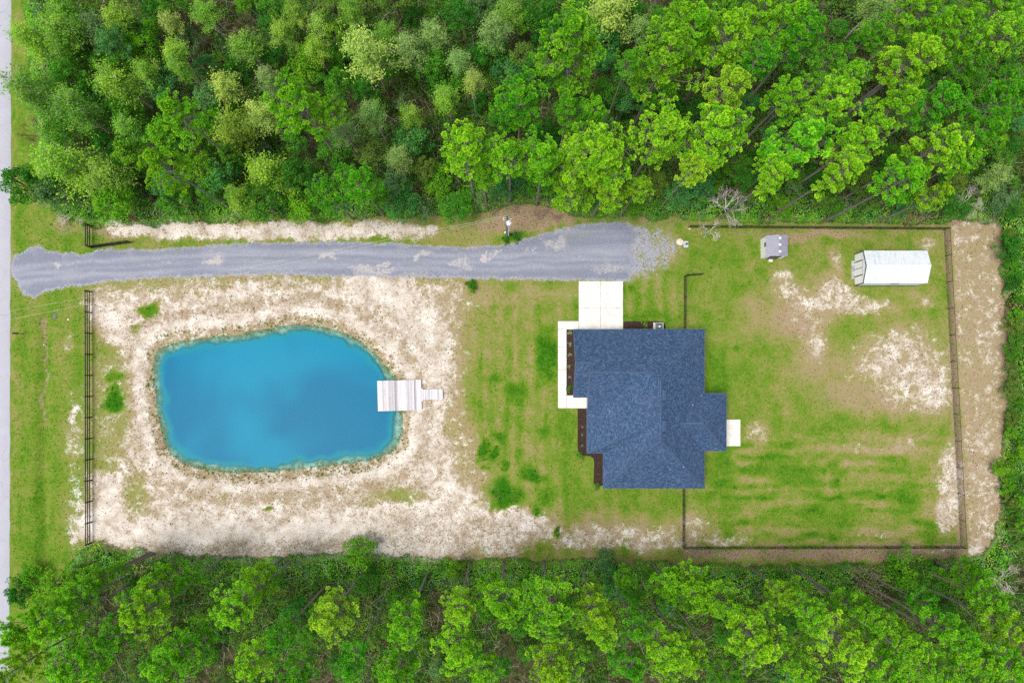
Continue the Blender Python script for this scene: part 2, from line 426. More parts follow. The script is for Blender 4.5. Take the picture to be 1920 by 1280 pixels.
    put(brown, smooth(-14, 6, fd) * (1 - verge) * 0.6, 0.7)
    return [np.clip(a, 0, 1.1) for a in (sand, lush, brown, grav, forest, lit)]

# ------------------------------------------------------------------ ground material
def ground_material():
    t = NT('ground_cover'); v = t.coord()
    a1 = t.sep(t.attr('cover_a').outputs['Color']); a2 = t.sep(t.attr('cover_b').outputs['Color'])
    n1 = t.noise(v, 2.6, 6, 0.62, 0.3); n2 = t.noise(v, 8.0, 4, 0.6); n3 = t.noise(v, 0.45, 3)
    n4 = t.noise(v, 2.6, 3, 0.65, 1.4); n5 = t.noise(v, 0.95, 4, 0.6, 0.5)
    def jit(base, *pairs):
        x = base
        for n, k in pairs: x = t.math('ADD', x, t.math('MULTIPLY', t.math('SUBTRACT', n, 0.5), k))
        return x
    lv = t.math('SUBTRACT', jit(a1[1], (n1, 0.7), (n2, 0.9), (n3, 0.5), (n5, 0.4)), t.math('MULTIPLY', a1[0], 0.35))
    grass = t.ramp(lv, [(0.05, (0.29, 0.22, 0.14)), (0.28, (0.25, 0.21, 0.09)), (0.48, (0.175, 0.20, 0.040)), (0.70, (0.095, 0.185, 0.012)), (1.0, (0.022, 0.115, 0.004))])
    br = t.sstep(0.20, 0.85, jit(a1[2], (n1, 1.8), (n2, 1.2)))
    bcol = t.ramp(n2, [(0.3, (0.15, 0.088, 0.055)), (0.5, (0.285, 0.185, 0.13)), (0.7, (0.42, 0.32, 0.25))])
    c = t.mix(t.math('MULTIPLY', br, 0.85), grass, bcol)
    s = t.sstep(0.26, 0.84, jit(a1[0], (n1, 1.45), (n2, 1.0), (n5, 1.6)))
    s = t.math('MULTIPLY', s, t.sstep(0.04, 0.24, a1[0]))
    scol = t.ramp(jit(n3, (n2, 1.0), (n5, 0.8)), [(0.2, (0.33, 0.265, 0.20)), (0.47, (0.50, 0.44, 0.375)), (0.75, (0.65, 0.60, 0.54))])
    c = t.mix(s, c, scol)
    lt = t.sstep(0.52, 0.66, t.math('ADD', jit(n4, (n2, 0.8)), t.math('MULTIPLY', t.math('SUBTRACT', a2[2], 0.5), 0.28)))
    lcol = t.ramp(n1, [(0.35, (0.13, 0.078, 0.05)), (0.6, (0.22, 0.18, 0.08))])
    c = t.mix(t.math('MULTIPLY', t.math('MULTIPLY', lt, s), 0.75), c, lcol)
    g = t.sstep(0.34, 0.70, jit(a2[0], (n1, 1.6), (n2, 1.3)))
    g = t.math('MULTIPLY', g, t.sstep(0.03, 0.2, a2[0]))
    gcol = t.ramp(n2, [(0.3, (0.18, 0.19, 0.245)), (0.7, (0.37, 0.38, 0.45))])
    c = t.mix(g, c, gcol)
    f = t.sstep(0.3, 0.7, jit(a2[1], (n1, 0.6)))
    fcol = t.ramp(jit(n2, (n5, 1.0)), [(0.3, (0.018, 0.022, 0.008)), (0.5, (0.04, 0.042, 0.016)), (0.75, (0.10, 0.068, 0.042))])  # floor colour darkened to stand in for shade beneath the leaves
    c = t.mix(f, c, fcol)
    b = t.bump(jit(n2, (n1, 1.0)), 0.55, 0.08)
    t.principled(c, 0.95, 0, b, 0.05)
    return t.m

def axis(a, b, step, far):
    f = np.arange(a, b + step / 2, step)
    out = np.array([4, 12, 30, 80, 200, far])
    return np.concatenate([a - out[::-1], f, b + out])
gx = axis(-61, 62, 0.25, 900); gy = axis(-37, 47, 0.25, 900)
X, Y = np.meshgrid(gx, gy)
PX = X * S + CX; PY = CY - Y * S
W = paint(PX, PY)
Z = terrain(X, Y)
nx_, ny_ = len(gx), len(gy)
V = np.stack([X.ravel(), Y.ravel(), Z.ravel()], 1)
idx = np.arange(nx_ * ny_).reshape(ny_, nx_)
F = np.stack([idx[:-1, :-1].ravel(), idx[:-1, 1:].ravel(), idx[1:, 1:].ravel(), idx[1:, :-1].ravel()], 1)
me = np_mesh('ground', V, F, {'cover_a': np.stack([W[0].ravel(), W[1].ravel(), W[2].ravel()], 1), 'cover_b': np.stack([W[3].ravel(), W[4].ravel(), W[5].ravel()], 1)}, smooth_=True)
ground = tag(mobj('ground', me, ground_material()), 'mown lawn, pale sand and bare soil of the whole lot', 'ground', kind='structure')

# ------------------------------------------------------------------ road along the left edge
def road_material():
    t = NT('pale_asphalt'); v = t.coord()
    n = t.noise(v, 14, 5, 0.7); m = t.noise(v, 0.6, 3)
    c = t.ramp(n, [(0.25, (0.32, 0.315, 0.355)), (0.75, (0.46, 0.46, 0.505))])
    c = t.mix(t.sstep(0.45, 0.7, m), c, (0.41, 0.41, 0.46))
    w = t.n('ShaderNodeTexVoronoi', feature='DISTANCE_TO_EDGE'); t.L(v, w.inputs['Vector']); w.inputs['Scale'].default_value = 0.45
    c = t.mix(t.math('MULTIPLY', t.math('SUBTRACT', 1.0, t.sstep(0.0, 0.012, w.outputs['Distance'])), 0.35), c, (0.2, 0.2, 0.22))
    t.principled(c, 0.9, 0, t.bump(n, 0.3, 0.01), 0.2)
    return t.m
ys = np.concatenate([np.array([-900, -300, -100]), np.arange(-42, 52, 0.4), np.array([100, 300, 900])])
edge = (22 - 4 * (CY - ys * S) / 1280 - CX) / S + 0.10 * (fbm(ys / 1.1, ys * 0 + 3.3) - 0.5) * 2 * (np.abs(ys) < 60)
rv = []
for y, e in zip(ys, edge):
    rv += [(-64.2, y, 0.02), (-61, y, 0.075), (e - 0.12, y, 0.055), (e, y, -0.03)]
rv = np.array(rv); n = len(ys); q = np.arange(n - 1)[:, None] * 4 + np.arange(3)[None, :]
rf = np.stack([q, q + 1, q + 5, q + 4], -1).reshape(-1, 4)
road = tag(mobj('road', np_mesh('road', rv, rf, smooth_=True), road_material()), 'pale grey asphalt road down the left edge of the photo', 'road', kind='structure')

# ------------------------------------------------------------------ gravel driveway
def gravel_material():
    t = NT('blue_grey_gravel'); v = t.coord()
    n = t.noise(v, 22, 5, 0.7); n1 = t.noise(v, 3.0, 5, 0.6); n3 = t.noise(v, 0.5, 4, 0.6, 0.6)
    mp = t.n('ShaderNodeMapping'); t.L(v, mp.inputs['Vector']); mp.inputs['Scale'].default_value = (0.05, 0.9, 1)
    n5 = t.noise(mp.outputs[0], 1.0, 4)
    c = t.ramp(n, [(0.30, (0.095, 0.105, 0.14)), (0.5, (0.175, 0.187, 0.24)), (0.70, (0.30, 0.31, 0.365))])
    c = t.mix(t.math('MULTIPLY', t.sstep(0.45, 0.75, n5), 0.4), c, (0.34, 0.35, 0.41))
    c = t.mix(t.math('MULTIPLY', t.attr('track').outputs['Fac'], t.math('MULTIPLY', n1, 0.75)), c, (0.37, 0.375, 0.42))
    sp = t.attr('sandy').outputs['Fac']
    m = t.sstep(0.30, 1.0, t.math('ADD', sp, t.math('MULTIPLY', t.math('SUBTRACT', n1, 0.5), 1.6)))
    c = t.mix(t.math('MULTIPLY', m, 0.6), c, (0.50, 0.45, 0.405))
    c = t.mix(t.math('MULTIPLY', t.sstep(0.5, 0.75, n3), 0.5), c, (0.30, 0.295, 0.33))
    gr = t.math('MULTIPLY', t.sstep(0.55, 0.68, t.math('ADD', t.attr('weedy').outputs['Fac'], t.math('SUBTRACT', n1, 0.5))), 0.8)
    c = t.mix(gr, c, (0.24, 0.25, 0.07))
    t.principled(c, 0.95, 0, t.bump(n, 0.8, 0.03), 0.1)
    return t.m
xs = np.arange(-57.9, 15.6, 0.12); ys = np.arange(9.4, 19.4, 0.12)
X, Y = np.meshgrid(xs, ys); PX = X * S + CX; PY = CY - Y * S
wx, wy = wob(PX, PY, 4, 9, 7); wx, wy = wob(wx, wy, 4, 3.5, 17)
dd = poly_sd(DRIVE, wx, wy)
wx2, wy2 = wob(PX, PY, 22, 22, 3); wx2, wy2 = wob(wx2, wy2, 7, 6, 9)
sandy = np.zeros(X.shape)
for cx, cy, rx, ry, v in ((403, 488, 17, 13, 1), (612, 482, 26, 8, 0.9), (105, 500, 14, 7, 0.7), (143, 498, 10, 5, 0.5), (720, 486, 14, 8, 0.9), (700, 505, 40, 12, 0.8), (795, 484, 12, 12, 0.8), (915, 480, 9, 10, 1.1), (940, 470, 16, 6, 0.9), (860, 492, 34, 14, 0.7), (990, 470, 10, 6, 0.8), (1035, 455, 26, 16, 0.7), (1090, 480, 30, 10, 0.35), (1140, 505, 30, 14, 0.6), (470, 500, 14, 5, 0.6), (310, 494, 14, 5, 0.5), (770, 515, 60, 6, 0.6), (560, 512, 90, 6, 0.5), (1060, 425, 30, 6, 0.5)):
    r = np.sqrt(((wx2 - cx) / rx) ** 2 + ((wy2 - cy) / ry) ** 2); sandy = np.maximum(sandy, v * (1 - smooth(0.4, 1.5, r)))
cl = line_d([(30, 515), (180, 503), (400, 490), (640, 487), (900, 492), (1170, 488)], *wob(PX, PY, 6, 40, 5))
track = np.maximum(np.exp(-((cl - 13) / 5.5) ** 2), 0.7 * np.exp(-(cl / 5.0) ** 2)) * (0.45 + 0.9 * fbm(PX / 60, PY / 30))
weedy = 0.50 * (1 - smooth(0, 10, dd))
sandy = np.maximum(sandy, 0.5 * (1 - smooth(0, 8, dd)))
for cx, cy, rx, ry in ((325, 491, 22, 6), (368, 491, 16, 4), (70, 475, 8, 10), (1080, 440, 60, 12)):
    r = np.sqrt(((wx2 - cx) / rx) ** 2 + ((wy2 - cy) / ry) ** 2); weedy = np.maximum(weedy, 0.55 * (1 - smooth(0.5, 1.4, r)))
nx_, ny_ = len(xs), len(ys)
idx = np.arange(nx_ * ny_).reshape(ny_, nx_)
F = np.stack([idx[:-1, :-1].ravel(), idx[:-1, 1:].ravel(), idx[1:, 1:].ravel(), idx[1:, :-1].ravel()], 1)
keep = dd[:-1, :-1].ravel() > 0
F = F[keep]
Zd = terrain(X, Y) + 0.012 + 0.03 * smooth(0, 14, dd)
used, inv = np.unique(F, return_inverse=True)
V = np.stack([X.ravel(), Y.ravel(), Zd.ravel()], 1)[used]
me = np_mesh('driveway', V, inv.reshape(F.shape), {'sandy': sandy.ravel()[used], 'weedy': weedy.ravel()[used], 'track': track.ravel()[used]}, smooth_=True)
tag(mobj('driveway', me, gravel_material()), 'blue-grey gravel driveway running from the road to the house', 'driveway', kind='structure')

# ------------------------------------------------------------------ pond
def water_material():
    t = NT('dyed_pond_water'); v = t.coord()
    dep = t.attr('depth').outputs['Fac']
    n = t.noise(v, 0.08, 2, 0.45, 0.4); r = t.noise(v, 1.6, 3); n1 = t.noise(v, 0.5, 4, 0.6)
    op = t.sstep(0.03, 0.42, t.math('ADD', dep, t.math('MULTIPLY', t.math('SUBTRACT', n1, 0.5), 0.5)))
    deep = t.mix(t.sstep(0.40, 0.66, n), (0.0, 0.122, 0.232), (0.0, 0.182, 0.298))  # lighter patch: cloud reflection painted into the water colour
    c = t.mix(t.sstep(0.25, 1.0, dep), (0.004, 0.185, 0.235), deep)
    p = t.n('ShaderNodeBsdfPrincipled'); t.L(c, p.inputs['Base Color']); p.inputs['Roughness'].default_value = 0.2
    p.inputs['IOR'].default_value = 1.33; p.inputs['Specular IOR Level'].default_value = 0.06
    t.L(t.bump(r, 0.05, 0.02), p.inputs['Normal'])
    tr = t.n('ShaderNodeBsdfTransparent'); tr.inputs[0].default_value = (0.62, 0.88, 0.86, 1)
    mx = t.n('ShaderNodeMixShader'); t.L(op, mx.inputs[0]); t.L(tr.outputs[0], mx.inputs[1]); t.L(p.outputs[0], mx.inputs[2])
    t.L(mx.outputs[0], t.out.inputs[0])
    return t.m
xs = np.arange(-43, -11.5, 0.25); ys = np.arange(-12, 8, 0.25)
X, Y = np.meshgrid(xs, ys); D = WATER_Z - terrain(X, Y)
idx = np.arange(X.size).reshape(X.shape)
F = np.stack([idx[:-1, :-1].ravel(), idx[:-1, 1:].ravel(), idx[1:, 1:].ravel(), idx[1:, :-1].ravel()], 1)
F = F[D.ravel()[F].max(1) > -0.05]
used, inv = np.unique(F, return_inverse=True)
V = np.stack([X.ravel(), Y.ravel(), np.full(X.size, WATER_Z)], 1)[used]
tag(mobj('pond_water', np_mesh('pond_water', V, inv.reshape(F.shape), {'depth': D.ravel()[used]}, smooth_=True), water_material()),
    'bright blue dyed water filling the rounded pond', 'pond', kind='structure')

# ------------------------------------------------------------------ materials of built things
def plank_material(name, c, grain=(1.2, 26, 1)):
    t = NT(name); v = t.coord()
    mp = t.n('ShaderNodeMapping'); t.L(v, mp.inputs['Vector']); mp.inputs['Scale'].default_value = grain
    n = t.noise(mp.outputs[0], 1.0, 5, 0.6); r = t.n('ShaderNodeObjectInfo').outputs['Random']
    k = t.math('ADD', t.math('MULTIPLY', n, 0.6), t.math('MULTIPLY', r, 0.4))
    cc = t.ramp(k, [(0.22, tuple(x * 0.62 for x in c)), (0.5, c), (0.78, tuple(min(1, x * 1.15) for x in c))])
    t.principled(cc, 0.85, 0, t.bump(n, 0.3, 0.01), 0.15)
    return t.m
M_DOCK = plank_material('weathered_decking', (0.56, 0.535, 0.55), (26, 1.2, 1))
M_DOCK2 = plank_material('darker_decking', (0.36, 0.345, 0.36), (26, 1.2, 1))
M_POST = simple('weathered_post_wood', (0.26, 0.23, 0.20), 0.9, var=0.25)
M_BLACK = simple('black_coated_metal', (0.012, 0.012, 0.014), 0.55, var=0.3, scale=3)
M_MESH = simple('black_wire', (0.02, 0.02, 0.02), 0.6)
M_WHITE = simple('white_painted_siding', (0.85, 0.85, 0.84), 0.6, var=0.05)
M_TRIM = simple('dark_slate_trim', (0.05, 0.085, 0.11), 0.6)
M_FASCIA = simple('slate_fascia', (0.10, 0.13, 0.18), 0.6)
M_GLASS = simple('dark_window_glass', (0.03, 0.04, 0.05), 0.08, spec=0.6)
M_GREY = simple('grey_galvanised', (0.42, 0.45, 0.48), 0.5, var=0.1)
M_PALE = simple('pale_transformer_paint', (0.72, 0.76, 0.76), 0.4, var=0.06)
M_VENT = simple('slate_blue_vent', (0.05, 0.095, 0.185), 0.6, var=0.1)
M_WIRE = simple('aluminium_cable', (0.55, 0.54, 0.50), 0.5, var=0.05)

def concrete_material():
    t = NT('pale_concrete'); v = t.coord()
    n = t.noise(v, 1.1, 5, 0.6); m = t.noise(v, 18, 4)
    c = t.ramp(n, [(0.3, (0.53, 0.50, 0.45)), (0.5, (0.66, 0.635, 0.59)), (0.75, (0.74, 0.72, 0.68))])
    c = t.mix(t.math('MULTIPLY', m, 0.18), c, (0.55, 0.52, 0.47))
    t.principled(c, 0.9, 0, t.bump(m, 0.2, 0.01), 0.15)
    return t.m
M_CONC = concrete_material()

def mulch_material():
    t = NT('dark_bark_mulch'); v = t.coord()
    n = t.noise(v, 13, 5, 0.7)
    c = t.ramp(n, [(0.3, (0.012, 0.008, 0.007)), (0.55, (0.05, 0.031, 0.026)), (0.75, (0.13, 0.085, 0.075))])
    t.principled(c, 0.95, 0, t.bump(n, 1.0, 0.06), 0.05)
    return t.m
M_MULCH = mulch_material()

def shingle_material():
    t = NT('slate_blue_shingles')
    uv = t.n('ShaderNodeUVMap', uv_map='slope').outputs[0]
    b = t.n('ShaderNodeTexBrick'); t.L(uv, b.inputs['Vector'])
    b.offset = 0.37; b.squash = 1.0
    b.inputs['Color1'].default_value = (0, 0, 0, 1); b.inputs['Color2'].default_value = (1, 1, 1, 1); b.inputs['Mortar'].default_value = (0.1, 0.1, 0.1, 1)
    b.inputs['Scale'].default_value = 1.0; b.inputs['Mortar Size'].default_value = 0.012; b.inputs['Mortar Smooth'].default_value = 0.2
    b.inputs['Brick Width'].default_value = 0.21; b.inputs['Row Height'].default_value = 0.14
    k = t.sep(b.outputs['Color'])[0]
    n = t.noise(uv, 0.35, 3); f = t.noise(uv, 11, 3, 0.7)
    kk = t.math('ADD', t.math('MULTIPLY', k, 0.62), t.math('MULTIPLY', t.math('SUBTRACT', f, 0.38), 1.3))
    c = t.ramp(kk, [(0.05, (0.018, 0.040, 0.085)), (0.42, (0.040, 0.076, 0.148)), (0.74, (0.066, 0.112, 0.198)), (1.0, (0.17, 0.235, 0.345))])
    c = t.mix(t.math('MULTIPLY', t.sstep(0.4, 0.7, n), 0.25), c, (0.062, 0.08, 0.145))
    t.principled(c, 0.9, 0, t.bump(b.outputs['Fac'], -0.4, 0.02), 0.15)
    return t.m
M_SHINGLE = shingle_material()

# ------------------------------------------------------------------ house
HOUSE = thing('house', 'single-storey house with a slate-blue shingled hip roof beside the lawn', 'house', (14, -2, 0))
def hob(mb, name, mat, parent=HOUSE, **k):
    off = (-14, 2, 0) if parent is HOUSE else (0, 0, 0)
    return mb.build(name, mat, parent, loc=off, **k)
EZ = 2.7; PT = 0.583
def pl(x, y, dz): return (x, y, EZ + dz)
A0x, A1x, A0y, A1y = 10.5, 21.82, -11.93, 5.84
hw = (A1x - A0x) / 2; rx = A0x + hw; rz = PT * hw
facets = [
    [pl(A0x, A1y, 0), pl(A0x, A0y, 0), pl(rx, A0y + hw, rz), pl(rx, A1y - hw, rz)],
    [pl(A1x, A0y, 0), pl(A1x, A1y, 0), pl(rx, A1y - hw, rz), pl(rx, A0y + hw, rz)],
    [pl(A1x, A1y, 0), pl(A0x, A1y, 0), pl(rx, A1y - hw, rz)],
    [pl(A0x, A0y, 0), pl(A1x, A0y, 0), pl(rx, A0y + hw, rz)],
]
cR = 0.98; ch = PT * (A1y - cR); cS = cR - (A1y - cR)          # broad gable over the entrance side
facets += [[pl(8.66, A1y, 0), pl(8.66, cR, ch), pl(A0x + (A1y - cR), cR, ch), pl(A0x, A1y, 0)],
           [pl(8.66, cR, ch), pl(8.66, cS, 0), pl(15.14, cR, ch)]]
dR = 2.03; dh = PT * (A1y - dR); dS = dR - (A1y - dR)          # lower gable in front of it
facets += [[pl(7.16, A1y, 0), pl(7.16, dR, dh), pl(8.66, dR, dh), pl(8.66, A1y, 0)],
           [pl(7.16, dR, dh), pl(7.16, dS, 0), pl(9.0, dS, 0), pl(9.0, dR, dh)]]
w = 0.44
facets += [[pl(8.7, cS, 0), pl(8.7, -8.0, 0), pl(16.04, -4.33, w * 7.34), pl(16.16, -4.2, w * 7.46), pl(16.16, 0.19, w * 7.46), pl(15.14, cR, w * 6.44)],
           [pl(8.7, -8.0, 0), pl(10.5, -8.0, 0), pl(16.04, -4.33, w * 7.34)]]
e0, e1 = -7.75, -1.31; eh = (e1 - e0) / 2; eR = (e0 + e1) / 2
facets += [[pl(24.27, e1, 0), pl(A1x, e1, 0), pl(A1x - eh, eR, PT * eh), pl(24.27 - eh, eR, PT * eh)],
           [pl(A1x, e0, 0), pl(24.27, e0, 0), pl(24.27 - eh, eR, PT * eh), pl(A1x - eh, eR, PT * eh)],
           [pl(24.27, e0, 0), pl(24.27, e1, 0), pl(24.27 - eh, eR, PT * eh)]]
mb = MB()
for f in facets: mb.poly(f)
me = mb.mesh('roof')
uvl = me.uv_layers.new(name='slope')
for p in me.polygons:
    nrm = p.normal if p.normal.z > 0 else -p.normal
    u = Vector((0, 0, 1)).cross(nrm).normalized(); vv = nrm.cross(u)
    for li in p.loop_indices:
        co = me.vertices[me.loops[li].vertex_index].co
        uvl.data[li].uv = (co.dot(u), co.dot(vv))
ROOF = mobj('roof', me, M_SHINGLE, HOUSE, loc=(-14, 2, 0))
def cap(p, q, n0):
    """a hip or ridge line: overlapping cap shingles in one strip"""
    m = MB(); p = Vector(p); q = Vector(q); d = q - p; L = d.length; k = max(2, int(L / 0.45))
    for i in range(k):
        a = p + d * (i / k); b = p + d * ((i + 1.06) / k if i < k - 1 else 1)
        m.bar(a + Vector((0, 0, 0.012)), b + Vector((0, 0, 0.040)), 0.21, 0.03)
    m.build('ridge_cap', M_CAP, ROOF)
M_CAP = simple('ridge_cap_shingle', (0.050, 0.086, 0.156), 0.9, var=0.2, scale=4)
for p, q in ((pl(rx, A0y + hw, rz), pl(rx, A1y - hw, rz)), (pl(A0x, A0y, 0), pl(rx, A0y + hw, rz)), (pl(A1x, A0y, 0), pl(rx, A0y + hw, rz)), (pl(A1x, A1y, 0), pl(rx, A1y - hw, rz)),
             (pl(8.66, cR, ch), pl(15.2, cR, ch)), (pl(7.16, dR, dh), pl(8.95, dR, dh)), (pl(8.7, -8, 0), pl(13.2, -5.75, w * 4.5)),
             (pl(24.27, e1, 0), pl(24.27 - eh, eR, PT * eh)), (pl(24.27, e0, 0), pl(24.27 - eh, eR, PT * eh)), (pl(A1x - eh, eR, PT * eh), pl(24.27 - eh, eR, PT * eh))):
    cap(p, q, None)
def roof_vent(x, y, z, nx, ny):
    """low box vent sitting on a slope that falls towards (nx, ny)"""
    m = MB(); n = Vector((nx * PT, ny * PT, 1)).normalized(); u = Vector((-ny, nx, 0)); d = n.cross(u)
    c = Vector((x, y, z)); a, b = 0.62, 0.24
    lo = [c + u * sx * a + d * sy * b for sx, sy in ((-1, -1), (1, -1), (1, 1), (-1, 1))]
    hi = [c + n * 0.24 + u * sx * (a - 0.05) + d * sy * (b - 0.05) for sx, sy in ((-1, -1), (1, -1), (1, 1), (-1, 1))]
    m.quadbox(lo + hi); m.build('roof_vent', M_VENT, ROOF)
Y0 = 1.62; roof_vent(14.15, Y0, EZ + PT * (A1y - Y0), 0, 1)
for y in (-1.45, -4.75): roof_vent(16.55, y, EZ + PT * (A1x - 16.55), 1, 0)
for x, y in ((21.35, -1.55), (20.2, -2.6), (19.0, -9.3), (11.0, -3.2), (17.6, -9.6)):
    z = EZ + (PT * (A1x - x) if x > 18 and y > -5 else (PT * (y - A0y) if y < -9 else w * (x - 8.7)))
    m = MB().tube([(x, y, z - 0.05), (x, y, z + 0.28)], [0.045, 0.045], 8); m.build('vent_pipe', M_GREY, ROOF)
# eaves: fascia boards all round, soffit, gable walls
outl = [(A1x, A1y), (7.16, A1y), (7.16, dS), (8.68, dS), (8.68, -8.0), (A0x, -8.0), (A0x, A0y), (A1x, A0y), (A1x, e0), (24.27, e0), (24.27, e1), (A1x, e1)]
for i in range(len(outl)):
    p, q = outl[i], outl[(i + 1) % len(outl)]
    if p[0] == q[0] == 7.16: continue
    m = MB().bar((p[0], p[1], EZ - 0.10), (q[0], q[1], EZ - 0.10), 0.05, 0.17); hob(m, 'fascia', M_FASCIA)
for x, a, b, zz in ((8.66, cR, dR, ch), (8.66, cR, dS + 0.0, ch), (7.16, dR, A1y, dh), (7.16, dR, dS, dh)):
    z2 = zz - PT * abs(b - a)
    m = MB().bar((x, a, EZ + zz - 0.07), (x, b, EZ + z2 - 0.07), 0.05, 0.15); hob(m, 'rake_board', M_FASCIA)
sof = [(7.56 if x == 7.16 else (9.06 if x == 8.68 else x), y) for x, y in outl]
m = MB().prism(sof[::-1], EZ - 0.20, EZ - 0.185); hob(m, 'soffit', M_WHITE)
ins = 0.42
wall = [(A1x - ins, A1y - ins), (7.16 + ins, A1y - ins), (7.16 + ins, dS + ins), (8.68 + ins, dS + ins), (8.68 + ins, -8.0 + ins), (A0x + ins, -8.0 + ins), (A0x + ins, A0y + ins), (A1x - ins, A0y + ins), (A1x - ins, e0 + ins), (24.27 - ins, e0 + ins), (24.27 - ins, e1 - ins), (A1x - ins, e1 - ins)]
m = MB().prism(wall[::-1], -0.1, EZ - 0.2)
m.poly([(7.16 + 0.44, dS + 0.3, EZ), (7.16 + 0.44, A1y - 0.3, EZ), (7.16 + 0.44, dR, EZ + dh - 0.16)])
m.poly([(8.66 + 0.2, cS + 0.3, EZ), (8.66 + 0.2, A1y - 0.3, EZ), (8.66 + 0.2, cR, EZ + ch - 0.16)])
hob(m, 'wall', M_WHITE)
gd = MB()
for k in range(4): gd.bevbox(8.25, 12.95, A1y - ins - 0.03, A1y - ins + 0.02, 0.06 + k * 0.54, 0.06 + k * 0.54 + 0.53, 0.005)
hob(gd, 'garage_door', M_WHITE)
fd = MB().box(8.68 + ins - 0.03, 8.68 + ins + 0.03, -3.0, -2.0, 0.1, 2.15); hob(fd, 'front_door', M_TRIM)
def window(x0, x1, y0, y1, z0=0.9, z1=2.1):
    fr = MB().box(x0, x1, y0, y1, z0, z1); o = hob(fr, 'window', M_WHITE)
    gx0, gx1, gy0, gy1 = (x0 - 0.012, x1 + 0.012, y0 + 0.08, y1 - 0.08) if abs(x1 - x0) < abs(y1 - y0) else (x0 + 0.08, x1 - 0.08, y0 - 0.012, y1 + 0.012)
    MB().box(gx0, gx1, gy0, gy1, z0 + 0.08, z1 - 0.08).build('pane', M_GLASS, o)
X0 = 7.16 + ins
window(X0 - 0.04, X0 + 0.04, 1.2, 2.9); X0 = A0x + ins
window(8.68 + ins - 0.04, 8.68 + ins + 0.04, -6.6, -4.8); window(X0 - 0.04, X0 + 0.04, -10.6, -9.2)
window(13.0, 14.6, A0y + ins - 0.04, A0y + ins + 0.04); window(17.5, 19.1, A0y + ins - 0.04, A0y + ins + 0.04)
window(A1x - ins - 0.04, A1x - ins + 0.04, 1.0, 2.8); window(A1x - ins - 0.04, A1x - ins + 0.04, -10.6, -9.0)
window(24.27 - ins - 0.04, 24.27 - ins + 0.04, -6.4, -4.6, 0.1, 2.2)

# ------------------------------------------------------------------ concrete: slab, walk, patio (each pour is its own panel)
def panels(root, rects, z=0.07):
    for x0, x1, y0, y1 in rects:
        MB().bevbox(x0 + 0.014, x1 - 0.014, y0 + 0.014, y1 - 0.014, -0.12, z + rnd.uniform(-0.004, 0.004), 0.012).build('panel', M_CONC, root, loc=tuple(-c for c in root.location))
slab = thing('parking_slab', 'white concrete slab of four panels before the garage', 'slab', (10.6, 8.5, 0))
xm = G(1126, 0)[0]; ym = G(0, 578)[1]
panels(slab, [(8.02, xm, ym, 11.60), (xm, 13.15, ym, 11.60), (8.02, xm, 5.45, ym), (xm, 13.15, 5.45, ym)])
walk = thing('front_walk', 'white concrete walk bending round the front flower bed', 'walkway', (6.1, 1.0, 0))
panels(walk, [(5.62, 8.02, 6.02, 6.98), (5.62, 6.62, 4.01, 6.02), (5.62, 6.62, 1.36, 4.01), (5.62, 6.62, -1.60, 1.36), (5.62, 6.62, -3.09, -1.60), (6.62, 9.05, -3.09, -1.60)])
patio = thing('patio', 'small white concrete patio pad behind the house', 'patio', (25.5, -5.9, 0))
panels(patio, [(23.9, 26.73, -7.47, -4.38)], 0.08)

# ------------------------------------------------------------------ mulch beds
def bed(name, label, pts, loc):
    m = MB(); n = len(pts)
    cxm = sum(p[0] for p in pts) / n; cym = sum(p[1] for p in pts) / n
    inner = [(p[0] + (cxm - p[0]) * 0.06, p[1] + (cym - p[1]) * 0.06) for p in pts]
    m.prism(pts, -0.1, 0.055)
    o = m.build(name, M_MULCH, None)
    return tag(o, label, 'flower bed')
def cv(pts): return [G(*p) for p in pts][::-1]
bed('mulch_bed', 'dark mulch bed between the front walk and the garage wall', [(6.64, 5.98), (6.64, -1.58), (7.6, -1.58), (7.6, 5.98)], None)
bed('mulch_bed', 'stepped dark mulch bed along the bedroom wall below the walk', cv([(1083, 766), (1083, 838), (1084, 846), (1088, 852), (1100, 854), (1108, 855), (1113, 860), (1114, 868), (1113, 905), (1116, 910), (1136, 910), (1136, 848), (1110, 846), (1110, 766)]), None)
bed('mulch_bed', 'dark mulch strip with rounded end beside the parking slab', cv([(1169, 618), (1169, 603), (1180, 602), (1230, 602), (1240, 603), (1246, 607), (1248, 612), (1248, 624), (1169, 624)]), None)

# ------------------------------------------------------------------ air conditioner
ac = thing('air_conditioner', 'grey outdoor air conditioner on the mulch by the house wall', 'air conditioner', (17.2, 6.3, 0.05))
MB().box(-0.55, 0.5, -0.5, 0.5, -0.02, 0.06).build('base_pad', M_CONC, ac)
m = MB()
for sx in (-1, 1):
    for sy in (-1, 1): m.box(sx * 0.40 - 0.035, sx * 0.40 + 0.035, sy * 0.40 - 0.035, sy * 0.40 + 0.035, 0.06, 0.80)
for k in range(9):
    z = 0.12 + k * 0.075
    m.box(-0.4, 0.4, -0.405, -0.395, z, z + 0.04).box(-0.4, 0.4, 0.395, 0.405, z, z + 0.04).box(-0.405, -0.395, -0.4, 0.4, z, z + 0.04).box(0.395, 0.405, -0.4, 0.4, z, z + 0.04)
m.build('casing', M_GREY, ac)
m = MB()
for r in (0.24, 0.37):
    ring = [(r * math.cos(a * math.pi / 12), r * math.sin(a * math.pi / 12), 0.84) for a in range(25)]
    m.tube(ring, [0.02] * 25, 4, False)
m.tube([(-0.4, 0.43, 0.80), (0.4, 0.43, 0.80)], [0.03] * 2, 5).tube([(-0.4, -0.43, 0.80), (0.4, -0.43, 0.80)], [0.03] * 2, 5)
